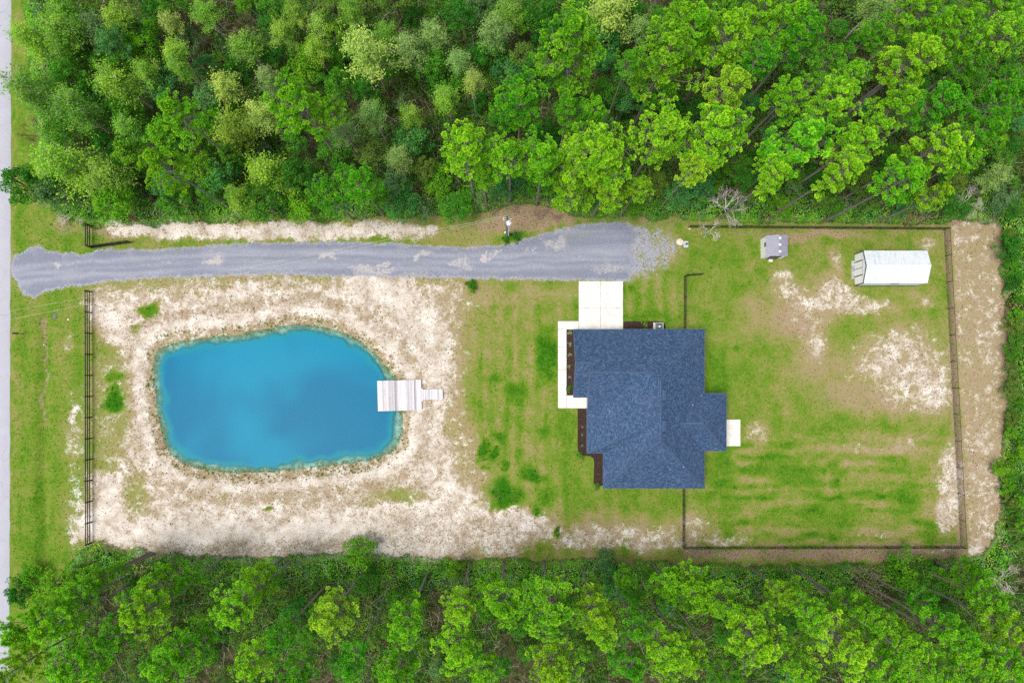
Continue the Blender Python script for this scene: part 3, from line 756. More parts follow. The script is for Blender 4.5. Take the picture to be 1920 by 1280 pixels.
m.tube([(0.43, -0.4, 0.80), (0.43, 0.4, 0.80)], [0.03] * 2, 5).tube([(-0.43, -0.4, 0.80), (-0.43, 0.4, 0.80)], [0.03] * 2, 5)
m.build('fan_grille', M_GREY, ac)
m = MB()
for k in range(4):
    a = k * math.pi / 2; m.quadbox([(0.05 * math.cos(a + s_), 0.05 * math.sin(a + s_), 0.7 + z_) for z_ in (0, 0.02) for s_ in (0, 0.6, 1.2, 1.8)][:4] + [(0.33 * math.cos(a + s_ * 0.4), 0.33 * math.sin(a + s_ * 0.4), 0.74 + s_ * 0.02) for s_ in (0, 0.6, 1.2, 1.8)])
m.build('fan', M_BLACK, ac)
MB().tube([(0, 0, 0.6), (0, 0, 0.83)], [0.13, 0.12], 12).build('fan_hub', M_PALE, ac)
MB().box(-0.36, 0.36, -0.36, 0.36, 0.1, 0.55).build('coil', M_BLACK, ac)

# ------------------------------------------------------------------ dock
dk = thing('dock', 'weathered grey plank dock reaching over the pond', 'dock', (*G(750, 741), 0), math.radians(1.6))
DZ = 0.24
Lx0, Lx1 = -2.55, 2.52; Hh = 1.76
nb = 36
for i in range(nb):
    x = Lx0 + (Lx1 - Lx0) * i / nb; wv = (Lx1 - Lx0) / nb - 0.008
    d = M_DOCK2 if i in (14, 15, 30) else M_DOCK
    MB().bevbox(x, x + wv, -Hh + rnd.uniform(-0.015, 0.015), Hh + rnd.uniform(-0.015, 0.015), DZ - 0.038, DZ + rnd.uniform(-0.004, 0.004), 0.004).build('plank', d, dk)
for i in range(18):
    x = 2.53 + 2.45 * i / 18; r = max(0, 0.22 - (x - 2.53)); ex = 0.6 * r * r / 0.22
    MB().bevbox(x, x + 2.45 / 18 - 0.008, -0.60 - ex, 0.62 + ex, DZ - 0.038, DZ + rnd.uniform(-0.004, 0.004), 0.004).build('plank', M_DOCK, dk)
for y in (-1.6, 0, 1.6): MB().box(Lx0 + 0.05, Lx1, y - 0.04, y + 0.04, DZ - 0.24, DZ - 0.04).build('joist', M_POST, dk)
for y in (-0.5, 0.5): MB().box(2.53, 4.95, y - 0.04, y + 0.04, DZ - 0.2, DZ - 0.04).build('joist', M_POST, dk)
for x in (-2.3, 0.0, 2.3):
    for y in (-1.55, 1.55): MB().tube([(x, y, -1.7), (x, y, DZ - 0.05)], [0.08, 0.075], 8).build('post', M_POST, dk)

# ------------------------------------------------------------------ sheds
sh = thing('garden_shed', 'small shed with grey roof and three skylights near the back fence', 'shed', (29.08, 14.2, 0))
sw, sl, szh = 2.35, 2.24, 1.80
M_SHROOF = simple('grey_resin_roof', (0.285, 0.28, 0.35), 0.6, var=0.07, scale=2)
rzz = 2.35
m = MB().box(0, sw, 0, sl, 0.02, szh)
m.poly([(0.0, 0.0, szh), (sw, 0.0, szh), (sw / 2, 0.0, rzz - 0.05)]).poly([(0.0, sl, szh), (sw / 2, sl, rzz - 0.05), (sw, sl, szh)])
m.build('wall', M_WHITE, sh)
m = MB(); ov = 0.05
for k in range(2):
    xa, xb = (-ov, sw / 2) if k == 0 else (sw / 2, sw + ov)
    za, zb = (szh - 0.02, rzz) if k == 0 else (rzz, szh - 0.02)
    nseg = 12
    for j in range(nseg):
        y0 = -ov + (sl + 2 * ov) * j / nseg; y1 = -ov + (sl + 2 * ov) * (j + 1) / nseg - 0.012
        m.quadbox([(xa, y0, za), (xb, y0, zb), (xb, y1, zb), (xa, y1, za), (xa, y0, za + 0.05), (xb, y0, zb + 0.05), (xb, y1, zb + 0.05), (xa, y1, za + 0.05)])
rf = m.build('roof', M_SHROOF, sh)
M_SKYL = simple('milky_skylight', (0.75, 0.78, 0.85), 0.25, var=0.04)
for y in (0.40, 1.15, 1.90): MB().bevbox(sw / 2 + 0.02, sw / 2 + 0.26, y - 0.12, y + 0.12, rzz - 0.08, rzz + 0.075, 0.02).build('skylight', M_SKYL, rf)
dr = MB().box(0.55, 1.16, -0.05, -0.002, 0.05, 1.75).box(1.18, 1.79, -0.05, -0.002, 0.05, 1.75).build('door', simple('charcoal_door', (0.09, 0.09, 0.095), 0.6), sh)
MB().box(1.10, 1.13, -0.08, -0.05, 0.85, 1.0).build('handle', M_GREY, dr)
for y in (1.10, 1.36): MB().box(-0.02, 0.02, y, y + 0.22, 1.2, 1.6).build('window', M_GLASS, sh)
st = tag(MB().bevbox(0, 0.46, 0, 0.30, 0, 0.09, 0.01).build('stepping_block', M_CONC, None, loc=(30.0, 13.82, -0.01)), 'white step block on the grass before the small shed door', 'step')

M_METROOF = None
def metal_roof():
    t = NT('white_metal_roof'); v = t.coord()
    wv = t.n('ShaderNodeTexWave', wave_type='BANDS', bands_direction='X'); t.L(v, wv.inputs['Vector']); wv.inputs['Scale'].default_value = 1.1
    mp = t.n('ShaderNodeMapping'); t.L(v, mp.inputs['Vector']); mp.inputs['Scale'].default_value = (3.0, 0.7, 1)
    n = t.noise(mp.outputs[0], 1.2, 5, 0.65)
    c = t.ramp(n, [(0.35, (0.60, 0.62, 0.635)), (0.55, (0.55, 0.585, 0.61)), (0.72, (0.38, 0.45, 0.49))])
    t.principled(c, 0.45, 0.0, t.bump(wv.outputs['Fac'], 0.25, 0.02), 0.4)
    return t.m
bs = thing('storage_building', 'long white storage building with dark trimmed front near the back fence', 'shed', (39.94, 11.09, 0))
bl, bw, bh, br_ = 7.1, 3.58, 2.15, 2.80
m = MB().box(0, bl, 0, bw, 0.05, bh)
m.poly([(0, 0, bh), (0, bw / 2, br_ - 0.03), (0, bw, bh)]).poly([(bl, 0, bh), (bl, bw, bh), (bl, bw / 2, br_ - 0.03)])
m.build('wall', M_WHITE, bs)
MR = metal_roof(); m = MB()
for k in range(2):
    ya, yb = (-0.04, bw / 2) if k == 0 else (bw / 2, bw + 0.04); za, zb = (bh, br_) if k == 0 else (br_, bh)
    m.quadbox([(-0.06, ya, za), (bl + 0.04, ya, za), (bl + 0.04, yb, zb), (-0.06, yb, zb)] + [(-0.06, ya, za + 0.03), (bl + 0.04, ya, za + 0.03), (bl + 0.04, yb, zb + 0.03), (-0.06, yb, zb + 0.03)])
    for j in range(24):
        x = 0.02 + j * bl / 23.5
        m.bar((x, ya, za + 0.035), (x, yb, zb + 0.035), 0.03, 0.03)
rf = m.build('roof', MR, bs)
MB().bar((-0.06, bw / 2, br_ + 0.04), (bl + 0.04, bw / 2, br_ + 0.04), 0.26, 0.02).build('ridge_cap', MR, rf)
for a, b in (((-0.09, -0.04, bh), (-0.09, bw / 2, br_)), ((-0.09, bw / 2, br_), (-0.09, bw + 0.04, bh))):
    MB().bar(a, b, 0.05, 0.12).build('rake_trim', M_TRIM, bs)
for y in (-0.01, bw + 0.01): MB().bar((-0.02, y, 0.05), (-0.02, y, bh), 0.10).build('corner_trim', M_TRIM, bs)
MB().bar((0, -0.03, 0.14), (bl, -0.03, 0.14), 0.06, 0.16).build('skirt', M_TRIM, bs)
dr = MB().box(-0.05, -0.002, 1.0, 1.78, 0.12, 1.95).box(-0.05, -0.002, 1.80, 2.58, 0.12, 1.95).build('door', M_WHITE, bs)
for y, ww in ((0.97, 0.10), (1.79, 0.05), (2.61, 0.10)): MB().bar((-0.06, y, 0.1), (-0.06, y, 2.0), ww, 0.05, (1, 0, 0)).build('door_trim', M_TRIM, dr)
MB().bar((-0.06, 0.92, 2.0), (-0.06, 2.66, 2.0), 0.05, 0.06).build('door_trim', M_GREY, dr)
MB().box(3.2, 4.1, -0.10, -0.06, 1.75, 1.86).build('side_vent', M_TRIM, bs)
rp = thing('loading_ramp', 'weathered wooden ramp at the white storage building door', 'ramp', (39.60, 11.85, 0))
for j in range(7):
    y = 0.3 * j
    MB().quadbox([(-0.02, y, -0.01), (0.33, y, -0.01), (0.33, y + 0.28, -0.01), (-0.02, y + 0.28, -0.01), (-0.02, y, 0.04), (0.33, y, 0.12), (0.33, y + 0.28, 0.12), (-0.02, y + 0.28, 0.04)]).build('plank', M_DOCK2, rp)

# ------------------------------------------------------------------ fences
def gp(px, py): x, y = G(px, py); return (x, y)
def rail_fence(label, p, q, n, ext=None):
    x0, y0 = p; x1, y1 = q
    o = thing('rail_fence', label, 'fence', (x0, y0, 0), group='black rail fences at the road side')
    d = Vector((x1 - x0, y1 - y0, 0))
    pm = MB().bevbox(-0.065, 0.065, -0.065, 0.065, -0.1, 1.26, 0.02).mesh('post')
    for i in range(n + 1):
        mobj('post', pm, M_BLACK, o, loc=tuple(d * i / n), rot=(0, 0, rnd.uniform(-.06, .06)))
    for i in range(n):
        for z in (0.38, 0.76, 1.14):
            MB().bar(d * (i / n) + Vector((0, 0, z)), d * ((i + 1) / n) + Vector((0, 0, z)), 0.05, 0.14).build('rail', M_BLACK, o)
    return o
rail_fence('long black three-rail fence between the road verge and the pond', gp(171, 547), gp(172, 1017), 12)
rail_fence('short black three-rail fence at the upper wood beside the open gate', gp(171.5, 463), gp(171.5, 424), 1)
gt = thing('entrance_gate', 'black metal driveway gate swung open beside the driveway', 'gate', (*gp(173, 465), 0))
gd = Vector((*gp(248, 455), 0)) - Vector((*gp(173, 465), 0))
for i in range(6): MB().bar(gd * i / 5 + Vector((0, 0, 0.05)), gd * i / 5 + Vector((0, 0, 1.25)), 0.07).build('upright', M_BLACK, gt)
for z in (0.12, 1.2): MB().bar(Vector((0, 0, z)), gd + Vector((0, 0, z)), 0.06).build('rail', M_BLACK, gt)
pk = MB().bar((0, 0, 0.12), (0, 0, 1.2), 0.03).mesh('picket')
for i in range(48):
    if i % 10: mobj('picket', pk, M_BLACK, gt, loc=tuple(gd * i / 48))

def link_panel(L, h=1.2):
    """woven diamond wire of one bay"""
    vs_, fs = [], []
    st_ = 0.105; w_ = 0.0045
    for s_ in (-1, 1):
        k = -h
        while k < L + h:
            a0 = max(0.0, k if s_ > 0 else k); 
            # line x = k + s*z, z in [0,h]
            z0, z1 = 0.04, h
            xa, xb = (k + z0, k + z1) if s_ > 0 else (k + h - z0, k + h - z1)
            if xa < 0 or xa > L or xb < 0 or xb > L:
                dxz = 1 if s_ > 0 else -1
                if xa < 0: z0 += (0 - xa) / dxz if dxz > 0 else 1e9; xa = 0
                elif xa > L: z0 += (L - xa) / dxz if dxz < 0 else 1e9; xa = L
                if xb > L: z1 -= (xb - L) / dxz if dxz > 0 else 1e9; xb = L
                elif xb < 0: z1 -= (xb - 0) / dxz if dxz < 0 else 1e9; xb = 0
            if z1 - z0 > 0.05 and z0 >= 0:
                for dx, dy in ((w_, 0), (0, w_)):
                    b = len(vs_)
                    vs_ += [(xa - dx, -dy, z0), (xa + dx, dy, z0), (xb + dx, dy, z1), (xb - dx, -dy, z1)]
                    fs.append((b, b + 1, b + 2, b + 3))
            k += st_
    me = bpy.data.meshes.new('wire_mesh'); me.from_pydata(vs_, [], fs); me.update(); return me
def link_fence(label, p, q, n, name='wire_fence', cat='fence', group='black wire fences round the back yard', h=1.2):
    x0, y0 = p; x1, y1 = q
    d = Vector((x1 - x0, y1 - y0, 0)); L = d.length; a = math.atan2(d.y, d.x)
    o = thing(name, label, cat, (x0, y0, 0), a, group)
    pm = MB().tube([(0, 0, -0.1), (0, 0, h + 0.05), (0, 0, h + 0.09)], [0.035, 0.035, 0.012], 8).mesh('post')
    for i in range(n + 1): mobj('post', pm, M_BLACK, o, loc=(L * i / n, 0, 0))
    rm = MB().tube([(0, 0, h), (L / n, 0, h)], [0.024] * 2, 6).mesh('top_rail')
    wm = link_panel(L / n, h)
    for i in range(n):
        mobj('top_rail', rm, M_BLACK, o, loc=(L * i / n, 0, 0)); mobj('wire_mesh', wm, M_MESH, o, loc=(L * i / n, 0, 0))
    return o
link_fence('black wire fence along the upper wood behind the two sheds', gp(1290, 427), gp(1769, 431), 10)
link_fence('black wire fence down the far right side of the back yard', gp(1769, 431), gp(1800.5, 1023), 12)
link_fence('black wire fence along the bottom edge of the back yard', gp(1279.5, 1024), gp(1800.5, 1023), 11)
link_fence('short black wire fence from the house corner to the bottom fence', gp(1279.5, 905), gp(1279.5, 1024), 3)
link_fence('short black wire fence between the house and the gravel end', gp(1281.5, 640), gp(1282, 519), 3)
link_fence('black wire gate standing open at the fence by the gravel end', gp(1283, 518), gp(1314, 515.5), 1, 'wire_gate', 'gate', None)

# ------------------------------------------------------------------ power pole, cables
pole = thing('utility_pole', 'grey wooden utility pole with a pale transformer beside the driveway', 'pole', (*gp(951, 441), 0))
ph = 9.6
MB().tube([(0, 0, -0.2), (0.02, 0.02, ph * 0.5), (0.02, 0.0, ph)], [0.17, 0.145, 0.11], 12).build('shaft', simple('grey_pole_wood', (0.16, 0.19, 0.185), 0.9, var=0.25, scale=2), pole, smooth_=False)
MB().tube([(0.16, -0.14, 0.3), (0.14, -0.12, ph - 2.8)], [0.05, 0.05], 8).build('riser_pipe', M_PALE, pole)
tf = MB().tube([(0.20, -0.28, 6.65), (0.20, -0.28, 6.7), (0.20, -0.28, 7.5), (0.20, -0.28, 7.56), (0.20, -0.28, 7.62)], [0.24, 0.27, 0.27, 0.24, 0.08], 16).build('transformer', M_PALE, pole, smooth_=True)
MB().tube([(0.20, -0.28, 7.6), (0.22, -0.2, 7.95)], [0.05, 0.03], 8).build('bushing', M_PALE, tf)
for x, z in ((-0.34, 8.4), (-0.36, 7.7), (0.42, 7.9)):
    MB().tube([(0, 0, z - 0.1), (x, -0.02, z)], [0.025, 0.025], 6).tube([(x, -0.02, z - 0.12), (x, -0.02, z + 0.14)], [0.06, 0.045], 8).build('insulator', M_PALE, pole)
MB().bevbox(-0.32, -0.16, -0.14, 0.02, 1.2, 1.9, 0.02).build('meter_box', M_PALE, pole)
def cable(label, p, q, sag, r=0.014):
    p = Vector(p); q = Vector(q)
    pts = [p.lerp(q, i / 24) + Vector((0, 0, -4 * sag * (i / 24) * (1 - i / 24))) for i in range(25)]
    m = MB().tube([x - p for x in pts], [r] * 25, 4)
    tag(m.build('power_cable', M_WIRE, None, loc=p), label, 'cable', 'cables from the pole to the road')
px_, py_ = gp(951, 441)
def wpt(px, py, z): x, y = G(px, py, z); return (x, y, z)
cable('upper of the two thin pale cables strung from the pole over the driveway', (px_ - 0.05, py_, ph - 0.2), wpt(-280, 636, 9.8), 1.2, 0.009)
cable('lower of the two thin pale cables strung from the pole over the driveway', (px_ - 0.34, py_ - 0.02, 8.5), wpt(-280, 655, 9.0), 1.2, 0.009)
tag(MB().tube([(0, 0, 0), (1.75, -0.9, -9.2)], [0.012] * 2, 4).build('guy_wire', M_WIRE, None, loc=(px_ + 0.1, py_, ph - 0.3)), 'thin guy wire slanting from the pole top down to the brown slope', 'wire')

# ------------------------------------------------------------------ small things on the ground
def rough_stone(name, label, cat, loc, sx, sy, sz, mat, seed):
    r = random.Random(seed); m = MB(); n = 9
    rings = []
    for j in range(4):
        t = j / 3; k = math.cos(t * 1.35); z = sz * math.sin(t * 1.45)
        ring = []
        for i in range(n):
            a = 2 * math.pi * i / n; q = k * r.uniform(0.85, 1.1)
            ring.append((sx * q * math.cos(a), sy * q * math.sin(a), z * r.uniform(0.9, 1.05) - 0.03))
        rings.append(ring)
    for ring in rings: m.v += ring
    for j in range(3):
        for i in range(n):
            i2 = (i + 1) % n; m.f.append((j * n + i, j * n + i2, (j + 1) * n + i2, (j + 1) * n + i))
    m.f.append(tuple(3 * n + i for i in range(n)))
    return tag(m.build(name, mat, None, loc=loc), label, cat)
M_STONE = simple('pale_limestone', (0.70, 0.60, 0.50), 0.9, var=0.2, scale=5, bump=0.4)
rough_stone('boulder', 'pale limestone boulder at the end of the weedy gravel', 'boulder', (*gp(1275, 454), 0), 0.48, 0.42, 0.35, M_STONE, 4)
well = thing('well_head', 'small grey concrete well head beside the pale boulder', 'well', (*gp(1286, 458), 0))
MB().bevbox(-0.27, 0.27, -0.38, 0.36, -0.05, 0.12, 0.02).build('concrete_base', M_GREY, well)
MB().tube([(0, -0.02, 0.1), (0, -0.02, 0.55)], [0.09, 0.09], 10).build('casing_pipe', M_BLACK, well)
for k, (a, b, sz) in enumerate(((1293, 429, 0.16), (82, 646, 0.1), (128, 599, 0.16), (209, 426, 0.08))):
    rough_stone('stone', ('white stone at the wood edge above the well head', 'small pale stone in the roadside ditch', 'pale stone in the verge grass near the fence', 'small white stone at the wood edge above the gate')[k], 'stone', (*gp(a, b), -0.01), sz, sz * 0.8, sz, M_STONE, 20 + k)
mk = thing('roadside_post', 'dark slim mailbox post on the verge near the road', 'mailbox', (*gp(42, 626), 0))
MB().bar((0, 0, -0.1), (0, 0, 1.05), 0.09).build('post', M_POST, mk)
m = MB(); pr = [(-0.10, 0), (0.10, 0), (0.10, 0.12), (0.07, 0.19), (0, 0.22), (-0.07, 0.19), (-0.10, 0.12)]
b0 = len(m.v)
for xx in (-0.26, 0.26): m.v += [(xx, a, 1.05 + b) for a, b in pr]
n = len(pr); m.f += [tuple(range(n)), tuple(range(n, 2 * n))[::-1]] + [(i, n + i, n + (i + 1) % n, (i + 1) % n) for i in range(n)]
m.build('letter_box', M_BLACK, mk)
cul = thing('culvert_pipe', 'dark culvert pipe end in the roadside ditch near the cables', 'culvert', (*gp(103, 598), -0.26), 0)
m = MB(); n = 14
for k in range(n):
    a0, a1 = 2 * math.pi * k / n, 2 * math.pi * (k + 1) / n
    for (ra, rb) in ((0.30, 0.34),):
        m.quadbox([(ra * math.cos(a0), 0, ra * math.sin(a0)), (rb * math.cos(a0), 0, rb * math.sin(a0)), (rb * math.cos(a1), 0, rb * math.sin(a1)), (ra * math.cos(a1), 0, ra * math.sin(a1)),
                   (ra * math.cos(a0), 1.5, ra * math.sin(a0)), (rb * math.cos(a0), 1.5, rb * math.sin(a0)), (rb * math.cos(a1), 1.5, rb * math.sin(a1)), (ra * math.cos(a1), 1.5, ra * math.sin(a1))])
m.build('pipe', simple('dull_corrugated_steel', (0.14, 0.13, 0.13), 0.7), cul, scale=(1, 0.45, 1))

# ------------------------------------------------------------------ foliage materials
def leaf_material(name, use_obj=True, trans=0.30):
    t = NT(name)
    if use_obj: base = t.n('ShaderNodeObjectInfo').outputs['Color']
    else: base = t.attr('leaf_colour').outputs['Color']
    tint = t.attr('tint').outputs['Fac']
    hv = t.n('ShaderNodeHueSaturation'); t.L(base, hv.inputs['Color'])
    t.L(t.math('ADD', t.math('MULTIPLY', tint, -0.05), 0.525), hv.inputs['Hue'])
    t.L(t.math('ADD', t.math('MULTIPLY', tint, 0.8), 0.6), hv.inputs['Value'])
    c = hv.outputs[0]
    d = t.n('ShaderNodeBsdfDiffuse'); t.L(c, d.inputs[0])
    tr = t.n('ShaderNodeBsdfTranslucent'); t.L(t.mix(0.4, c, (0.15, 0.46, 0.02)), tr.inputs[0])
    mx = t.n('ShaderNodeMixShader'); mx.inputs[0].default_value = trans
    t.L(d.outputs[0], mx.inputs[1]); t.L(tr.outputs[0], mx.inputs[2]); t.L(mx.outputs[0], t.out.inputs[0])
    return t.m
M_NEEDLE = leaf_material('pine_needles'); M_LEAF = leaf_material('leaves'); M_UNDER = leaf_material('undergrowth_leaves', False, 0.22)
def bark_material():
    t = NT('bark'); v = t.coord(); n = t.noise(v, 5, 5, 0.65)
    base = t.n('ShaderNodeObjectInfo').outputs['Color']
    c = t.mix(t.sstep(0.3, 0.7, n), t.mix(1.0, base, (0.55, 0.5, 0.5), 'MULTIPLY'), base)
    t.principled(c, 0.95, 0, t.bump(n, 0.6, 0.04), 0.05)
    return t.m
M_BARK = bark_material()

def unit(v): return v / (np.linalg.norm(v, axis=-1, keepdims=True) + 1e-9)

def tufts_mesh(name, C, A, Ls, seed, n=46, spread=(0.35, 1.5), wid=0.036):
    """bursts of needles: centre C, axis A, length Ls"""
    r = np.random.default_rng(seed); k = len(C)
    A = unit(A); ref = np.where(np.abs(A[:, 2:3]) < 0.9, np.array([[0, 0, 1.0]]), np.array([[1.0, 0, 0]]))
    U = unit(np.cross(A, ref)); Wv = np.cross(A, U)
    th = r.uniform(spread[0], spread[1], (k, n)) ; ph_ = r.uniform(0, 2 * np.pi, (k, n))
    D = A[:, None] * np.cos(th)[..., None] + (U[:, None] * np.cos(ph_)[..., None] + Wv[:, None] * np.sin(ph_)[..., None]) * np.sin(th)[..., None]
    T = -U[:, None] * np.sin(ph_)[..., None] + Wv[:, None] * np.cos(ph_)[..., None]
    tilt = r.uniform(-0.9, 0.9, (k, n, 1)); T = unit(T + D * 0 + np.cross(D, T) * tilt)
    Lr = Ls[:, None, None] * r.uniform(0.75, 1.1, (k, n, 1))
    P0 = C[:, None] + D * 0.04 * Lr
    P1 = C[:, None] + D * Lr
    V = np.stack([P0, P1 - T * wid * Lr / 0.3, P1 + T * wid * Lr / 0.3], 2).reshape(-1, 3)
    tt = np.clip(r.uniform(0.0, 0.95, (k, 1)) + r.uniform(-0.15, 0.15, (k, n)), 0, 1)
    tint = (tt[..., None] * np.array([0.15, 1.0, 1.0]) + np.array([-0.1, 0.2, 0.2])).reshape(-1)  # dark bases, bright tips: shaded tuft centres and lit rims in the tint
    F = np.arange(len(V)).reshape(-1, 3)
    return np_mesh(name, V, F, {'tint': tint})

def pine_crown(seed, sparse=1.0, flat=1.0):
    r = np.random.default_rng(seed); Hc = 6.8 * flat; R = 2.5
    C, A = [], []; mb = MB()
    mb.tube([(0, 0, -1.5), (r.uniform(-.1, .1), r.uniform(-.1, .1), Hc * 0.55), (0, 0, Hc * 0.97)], [0.13, 0.08, 0.02], 5, False)
    nb = int(36 * sparse)
    for i in range(nb):
        t = (i + r.uniform(0, 0.8)) / nb
        z = Hc * (0.02 + 0.93 * t)
        prof = (0.78 + 0.5 * t) if t < 0.42 else max(0.16, 1.0 * (1 - ((t - 0.42) / 0.62) ** 1.7))
        L = R * prof * r.uniform(0.45, 1.28)
        az = i * 2.39996 + r.uniform(-0.5, 0.5)
        el = math.radians(6 + 46 * t + r.uniform(-8, 8))
        d = np.array([math.cos(az) * math.cos(el), math.sin(az) * math.cos(el), math.sin(el)])
        o = np.array([0, 0, z - L * 0.25])
        end = o + d * L; end[2] += 0.18 * L
        mid = o + d * L * 0.55
        mb.tube([o, mid, end], [0.045, 0.03, 0.012], 3, False)
        side = unit(np.cross(d, [0, 0, 1.0]))
        nt = int(4 + 8.5 * L / R)
        for j in range(nt):
            s_ = r.uniform(0.36, 1.0); off = r.uniform(-1, 1) * 0.42 * L * (1.15 - s_ * 0.5)
            b = o + d * L * s_ ; b[2] += 0.18 * L * s_ ** 2
            tip = b + side * off + np.array([0, 0, abs(off) * 0.35 + r.uniform(0.0, 0.22)]) + d * abs(off) * 0.4
            if abs(off) > 0.25: mb.tube([b, tip], [0.016, 0.01], 3, False)
            C.append(tip); A.append(unit(d * 0.5 + side * np.sign(off) * 0.3 + np.array([0, 0, 0.95])))
        C.append(end); A.append(unit(d * 0.6 + np.array([0, 0, 0.8])))
    C.append(np.array([0, 0, Hc])); A.append(np.array([0, 0, 1.0]))
    C = np.array(C); A = np.array(A)
    Ls = np.random.default_rng(seed + 1).uniform(0.19, 0.31, len(C))
    return tufts_mesh('pine_crown', C, A, Ls, seed + 2, n=36), mb.mesh('pine_branches')

def leaves_mesh(name, P, N, sz, seed, asp=0.55, tint=None):
    """one rhombic leaf at each point, facing roughly N"""
    r = np.random.default_rng(seed); k = len(P)
    N = unit(N + r.normal(0, 0.55, (k, 3)))
    t = unit(np.cross(N, r.normal(0, 1, (k, 3)))); b = np.cross(N, t)
    s1 = (sz * r.uniform(0.7, 1.3, k))[:, None]; s2 = s1 * asp
    V = np.stack([P - t * s1, P - b * s2 + N * s1 * 0.12, P + t * s1, P + b * s2 + N * s1 * 0.12], 1).reshape(-1, 3)
    F = np.arange(4 * k).reshape(-1, 4)
    if tint is None: tint = r.random(k)
    return np_mesh(name, V, F, {'tint': np.repeat(np.clip(tint, 0, 1), 4)})

def broad_crown(seed, R=1.6, Hc=3.0, clumps=46, per=70, leaf=0.085, open_=0.0):
    r = np.random.default_rng(seed); P, N, Tn = [], [], []; mb = MB()
    mb.tube([(0, 0, -0.8), (0, 0, Hc * 0.3), (r.uniform(-.2, .2), r.uniform(-.2, .2), Hc * 0.75)], [0.07, 0.05, 0.015], 4, False)
    for i in range(clumps):
        a = r.uniform(0, 2 * np.pi); u = r.uniform(-0.25, 1.0) ; q = math.sqrt(max(0, 1 - max(u, 0) ** 2)) * r.uniform(0.35, 1.08)
        c = np.array([R * q * math.cos(a), R * q * math.sin(a), Hc * (0.42 + 0.52 * u * r.uniform(0.75, 1.1))])
        cr = r.uniform(0.26, 0.52) * R / 1.6
        mb.tube([(0, 0, Hc * 0.15 * r.uniform(0.5, 1.5)), c * np.array([0.55, 0.55, 0.75]), c], [0.025, 0.016, 0.006], 3, False)
        n = int(per * r.uniform(0.6, 1.3)); d = unit(r.normal(0, 1, (n, 3))); rad = cr * r.uniform(0.35, 1.0, (n, 1)) ** 0.5
        d[:, 2] *= 0.75
        P.append(c + d * rad); N.append(d + np.array([0, 0, 0.7])); Tn.append(np.clip(r.uniform(0.2, 0.8) + r.uniform(-0.2, 0.2, n), 0, 1))
    return leaves_mesh('leafy_crown', np.concatenate(P), np.concatenate(N), leaf, seed + 1, tint=np.concatenate(Tn)), mb.mesh('leafy_branches')

def feather_crown(seed, R=1.5, Hc=3.6, nb=34, per=90):
    """loose pale crown, fine sprays along rising branches"""
    r = np.random.default_rng(seed); P, N, Tn = [], [], []; mb = MB()
    mb.tube([(0, 0, -2), (r.uniform(-.15, .15), r.uniform(-.15, .15), Hc * 0.5), (0, 0, Hc)], [0.09, 0.06, 0.012], 5, False)
    for i in range(nb):
        t = (i + r.random()) / nb; z = Hc * (0.05 + 0.9 * t)
        L = R * (1.0 - 0.55 * t ** 1.6) * r.uniform(0.5, 1.2); az = i * 2.4 + r.uniform(-.6, .6); el = r.uniform(0.15, 0.8)
        d = np.array([math.cos(az) * math.cos(el), math.sin(az) * math.cos(el), math.sin(el)])
        o = np.array([0, 0, z]); mb.tube([o, o + d * L * 0.55, o + d * L + np.array([0, 0, 0.1])], [0.03, 0.02, 0.006], 3, False)
        n = int(per * (0.5 + L / R)); s_ = r.uniform(0.3, 1.08, n)[:, None]
        p = o + d * L * s_ + r.normal(0, 0.15, (n, 3)) * (0.5 + s_)
        P.append(p); N.append(np.tile(np.array([0, 0, 0.8]) + d * 0.3, (n, 1))); Tn.append(np.clip(r.uniform(0.25, 0.85) + r.uniform(-.15, .15, n), 0, 1))
        for j in range(3):
            s1 = r.uniform(0.4, 0.95); b = o + d * L * s1; e = b + unit(r.normal(0, 1, 3) + d) * L * 0.35; mb.tube([b, e], [0.012, 0.005], 3, False)
    return leaves_mesh('feathery_crown', np.concatenate(P), np.concatenate(N), 0.085, seed + 1, asp=0.35, tint=np.concatenate(Tn)), mb.mesh('pale_branches')

def bare_branches(seed, R=1.8, depth=5):
    r = random.Random(seed); mb = MB()
    def grow(p, d, L, rad, k):
        q = p + d * L; mid = p + d * L * 0.5 + Vector((r.uniform(-.1, .1), r.uniform(-.1, .1), r.uniform(-.1, .1))) * L
        mb.tube([p, mid, q], [rad, rad * 0.85, rad * 0.7], 3, False)
        if k == 0: return
        for _ in range(r.choice((2, 3, 3))):
            nd = (d + Vector((r.uniform(-1, 1), r.uniform(-1, 1), r.uniform(-0.5, 0.7))) * 0.8).normalized()
            grow(q, nd, L * r.uniform(0.6, 0.85), rad * 0.66, k - 1)
    for i in range(5):
        a = i * 1.256 + r.uniform(-.4, .4)
        grow(Vector((0, 0, 0)), Vector((math.cos(a) * 0.7, math.sin(a) * 0.7, 0.7)).normalized(), R * 0.42, 0.06, depth)
    return mb.mesh('bare_branches')

PINES = [pine_crown(100 + i, sparse=(1.0, 0.85, 1.12, 0.95)[i % 4], flat=(1.0, 0.85, 1.1)[i % 3]) for i in range(9)]
BROADS = [broad_crown(200 + i, Hc=(2.6, 3.2, 3.8)[i % 3]) for i in range(7)]
FEATHERS = [feather_crown(300 + i, Hc=(3.2, 4.0, 2.7)[i % 3]) for i in range(6)]
BARES = [bare_branches(400 + i) for i in range(2)]
TRUNK = MB().tube([(0, 0, -0.01), (0.004, 0.002, 0.3), (-0.003, 0.004, 0.65), (0, 0, 1)], [1.25, 1.0, 0.85, 0.62], 8, False).mesh('trunk', True)

